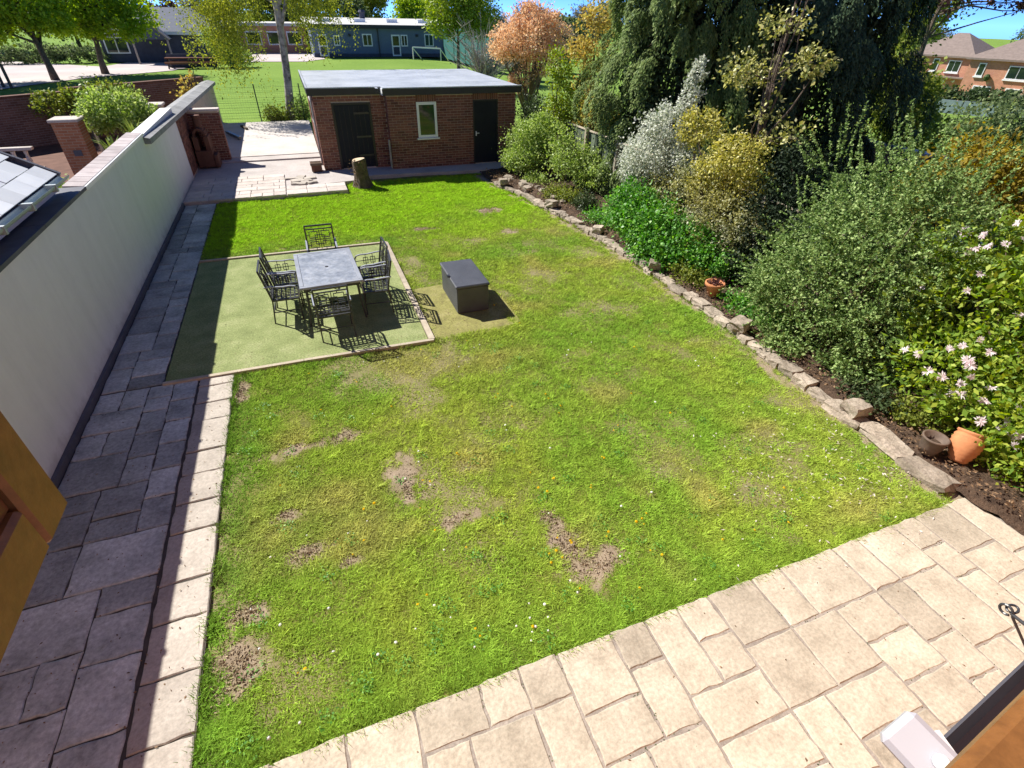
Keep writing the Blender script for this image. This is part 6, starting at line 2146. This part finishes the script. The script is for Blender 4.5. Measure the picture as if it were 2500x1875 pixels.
# low plants in the border
low = [((6.6, 7.4, .12), [(6.6, 7.5, .22, .2, .45, .14)], 1700, 'leaf_olive', 'olive ground cover just beyond the dark red pot'),
       ((6.45, 5.0, .12), [(6.5, 5.0, .2, .16, .5, .12)], 1700, 'leaf_coton', 'grey-green creeping plant along the stones below the big bush'),
       ((6.6, 2.2, .12), [(6.8, 2.0, .22, .16, .35, .14)], 900, 'leaf_magnolia', 'lime green shoots right behind the orange jar'),
       ((6.5, 11.3, .12), [(6.6, 11.2, .25, .25, .4, .16), (6.75, 10.7, .3, .25, .3, .2)], 2200, 'leaf_bright', 'low green plants between the far stones and the bright green shrub'),
       ((6.62, 3.6, .12), [(6.55, 3.5, .2, .18, .4, .12)], 1300, 'leaf_dark', 'dark creeping plant on the bare soil behind the long stones'),
       ((6.75, 6.15, .12), [(6.7, 6.1, .22, .22, .5, .14), (6.85, 5.6, .22, .25, .35, .16)], 2600, 'leaf_bright', 'low fresh green ground cover below the grey-green bush'),
       ((6.45, 13.6, .12), [(6.45, 13.4, .25, .3, .5, .16), (6.7, 13.0, .25, .3, .4, .18)], 2600, 'leaf_olive', 'low leafy perennials behind the far stones'),
       ((6.75, 12.2, .12), [(6.75, 12.2, .32, .26, .3, .2)], 1800, 'leaf_dark', 'dark green rounded low plant behind the far stones'),
       ((6.9, 4.0, .12), [(6.8, 4.0, .25, .25, .4, .16), (7.1, 3.7, .3, .3, .3, .2)], 2400, 'leaf_coton', 'small grey-green plant where the border soil shows beside the magnolia'),
       ((6.75, 2.9, .12), [(6.72, 3.0, .22, .2, .3, .12), (6.8, 2.7, .2, .2, .2, .12)], 1100, 'leaf_olive', 'small weedy plant behind the stone blocks near the brown pot'),
       ((6.75, 1.25, .1), [(6.9, 1.25, .22, .3, .3, .14)], 900, 'leaf_bright', 'small leafy plant at the patio corner below the magnolia'),
       ((6.4, 15.0, .12), [(6.5, 15.0, .25, .3, .4, .15)], 1400, 'leaf_lolli', 'small pale plant in the far corner of the border')]
for b_, lob, n_, mt, lab in low:
    shrub('border_plant', lab, 'plant', b_, lob, n_, mt, .05, .034, r0=.01, nb=5, clump=.28, shell=.5, floor=.1)

# things beyond the fence on the right
shrub('amber_conifer', 'spreading amber and green conifer beyond the grey-green bush', 'conifer', (12.8, 6.6, 0),
      [(12.8, 6.8, 1.9, .9, .9, .6), (13.4, 6.2, 1.5, .8, .8, .7), (12.4, 7.2, 1.3, .7, .7, .7), (14.0, 5.8, 1.9, .7, .7, .4), (13.6, 5.2, 1.0, .9, .8, .8)], 12000, 'leaf_amber', .11, .05, clump=.18, shell=.5, droop=.3)
tree('golden_ash', 'yellow-green tree standing right of the dark cypress', (17.6, 12.2, -.3), (17.8, 12.2, 2.6),
     [(17.6, 12.4, 2.0, .9, .9, .9), (18.4, 12.2, 1.3, .8, .8, .9), (17.4, 12.7, 3.0, .7, .7, .7), (18.6, 12.8, 2.4, .6, .6, .6)], 8000, 'leaf_olive', .12, .085, r0=.07, clump=.2)
shrub('hazel_bush', 'soft green bush below the red houses near the picture edge', 'bush', (23.5, 12.6, -.6),
      [(22.8, 12.8, 1.5, 1.2, 1.2, .8), (24.5, 12.2, 1.6, 1.2, 1.2, .9), (23.5, 11.2, .9, 1.2, 1.2, .8), (25.2, 11.0, 1.2, 1.2, 1.2, .9)], 9000, 'leaf_far', .13, .09, clump=.2)
shrub('dark_yew', 'dark evergreen bush behind the blue covered furniture', 'bush', (14.6, 8.2, -.05), [(14.6, 8.4, .8, .9, .9, .8), (15.6, 7.6, 1.0, .9, .9, .8), (13.9, 9.3, .7, .8, .9, .7), (16.8, 8.8, .8, 1.0, 1.0, .8)], 8000, 'leaf_yew_shade', .1, .06, clump=.2)
tree('yellow_green_tree', 'tall yellow-green tree in front of the houses beside the cypress', (41, 30.5, -1.5), (41, 30.5, 5),
     [(40, 30, 4.2, 2.0, 1.8, 1.4), (41, 30, 6.4, 2.4, 2.2, 1.6), (39.4, 29.8, 2.2, 1.5, 1.4, 1.1), (42.2, 30.5, 5.0, 1.4, 1.4, 1.2)], 9000, 'leaf_olive', .2, .14, r0=.2, clump=.2)
pt2 = thing('plum_tree', 'dark plum tree with long bare branch against the sky above the houses', 'tree', (24.5, 17.5, -.9))
PLB = [(23.3, 16.3, 5.3, .9, .8, .45), (24.2, 16.0, 5.6, .8, .8, .4), (25.0, 15.4, 5.0, .6, .5, .25), (25.8, 14.9, 4.9, .35, .35, .18), (24.6, 15.8, 6.3, 1.0, 1.0, .4)]
m = MB()
limbs(m, (24.5, 17.5, -.9), (24.0, 17.0, 6.6), PLB, .15, nb=12, start=.6)
m.tube([(24.1, 17.0, 4.6), (24.3, 16.2, 4.9), (25.0, 15.4, 4.75), (26.0, 14.7, 4.75)], [.05, .035, .02, .008], 5)
m.build('trunk', 'bark', pt2)
bush_leaves('crown', 'leaf_plum', pt2, PLB, 2200, .13, .085, clump=.3, shell=.6)
hd = shrub('front_hedge', 'long clipped dark hedge before the red brick houses', 'hedge', (70, 45, -3.5),
           [(64 + 1.8 * i, 47.5 - 3.0 * i * .62, -2.0 - .08 * i, 1.6, 1.3, .8) for i in range(9)], 9000, 'leaf_dark', .3, .2, clump=.25, r0=.08)
fw_ = thing('pale_garden_fence', 'pale grey panel fence before the clipped hedge below the houses', 'fence', (52, 36, -2.5))
for i in range(7):
    x0_, y0_ = 50 + i * .9, 36.5 - i * 1.5
    MB().bar((x0_, y0_, -1.35), (x0_ + .86, y0_ - 1.43, -1.37), .08, 1.0).build('panel', 'gutter_grey', fw_)
lw_ = thing('rendered_low_wall', 'low pale wall with white coping beyond the grey-green bush', 'wall', (15.7, 10.8, 0))
MB().box(15.6, 15.8, 8.8, 12.6, -.2, 1.42).build('face', 'terrace_stone', lw_)
MB().box(15.53, 15.87, 8.8, 12.6, 1.425, 1.5, bev=.01).build('coping', 'upvc', lw_)
tp = thing('covered_furniture', 'garden furniture under a dark blue cover on the neighbouring grass', 'furniture cover', (12.2, 6.2, 0))
m = MB()
vs_ = []
for i in range(9):
    for j in range(9):
        u, v = i / 8, j / 8
        e_ = min(u, 1 - u, v, 1 - v)
        z = .82 * min(1, e_ * 7) ** .6 + random.uniform(-.02, .02) if e_ > 0 else 0.0
        vs_.append((11.7 + 1.0 * u + (.06 if e_ == 0 else 0) * random.uniform(-1, 1), 5.6 + 1.3 * v, z))
m.add(vs_, [(i * 9 + j, (i + 1) * 9 + j, (i + 1) * 9 + j + 1, i * 9 + j + 1) for i in range(8) for j in range(8)])
m.build('cover', 'blue_tarp', tp, smooth=True)
MB().tube([(11.68, 5.57, .06), (12.72, 5.57, .06), (12.72, 6.93, .06), (11.68, 6.93, .06), (11.68, 5.57, .06)], .015, 5).build('hem_cord', 'blue_tarp', tp)
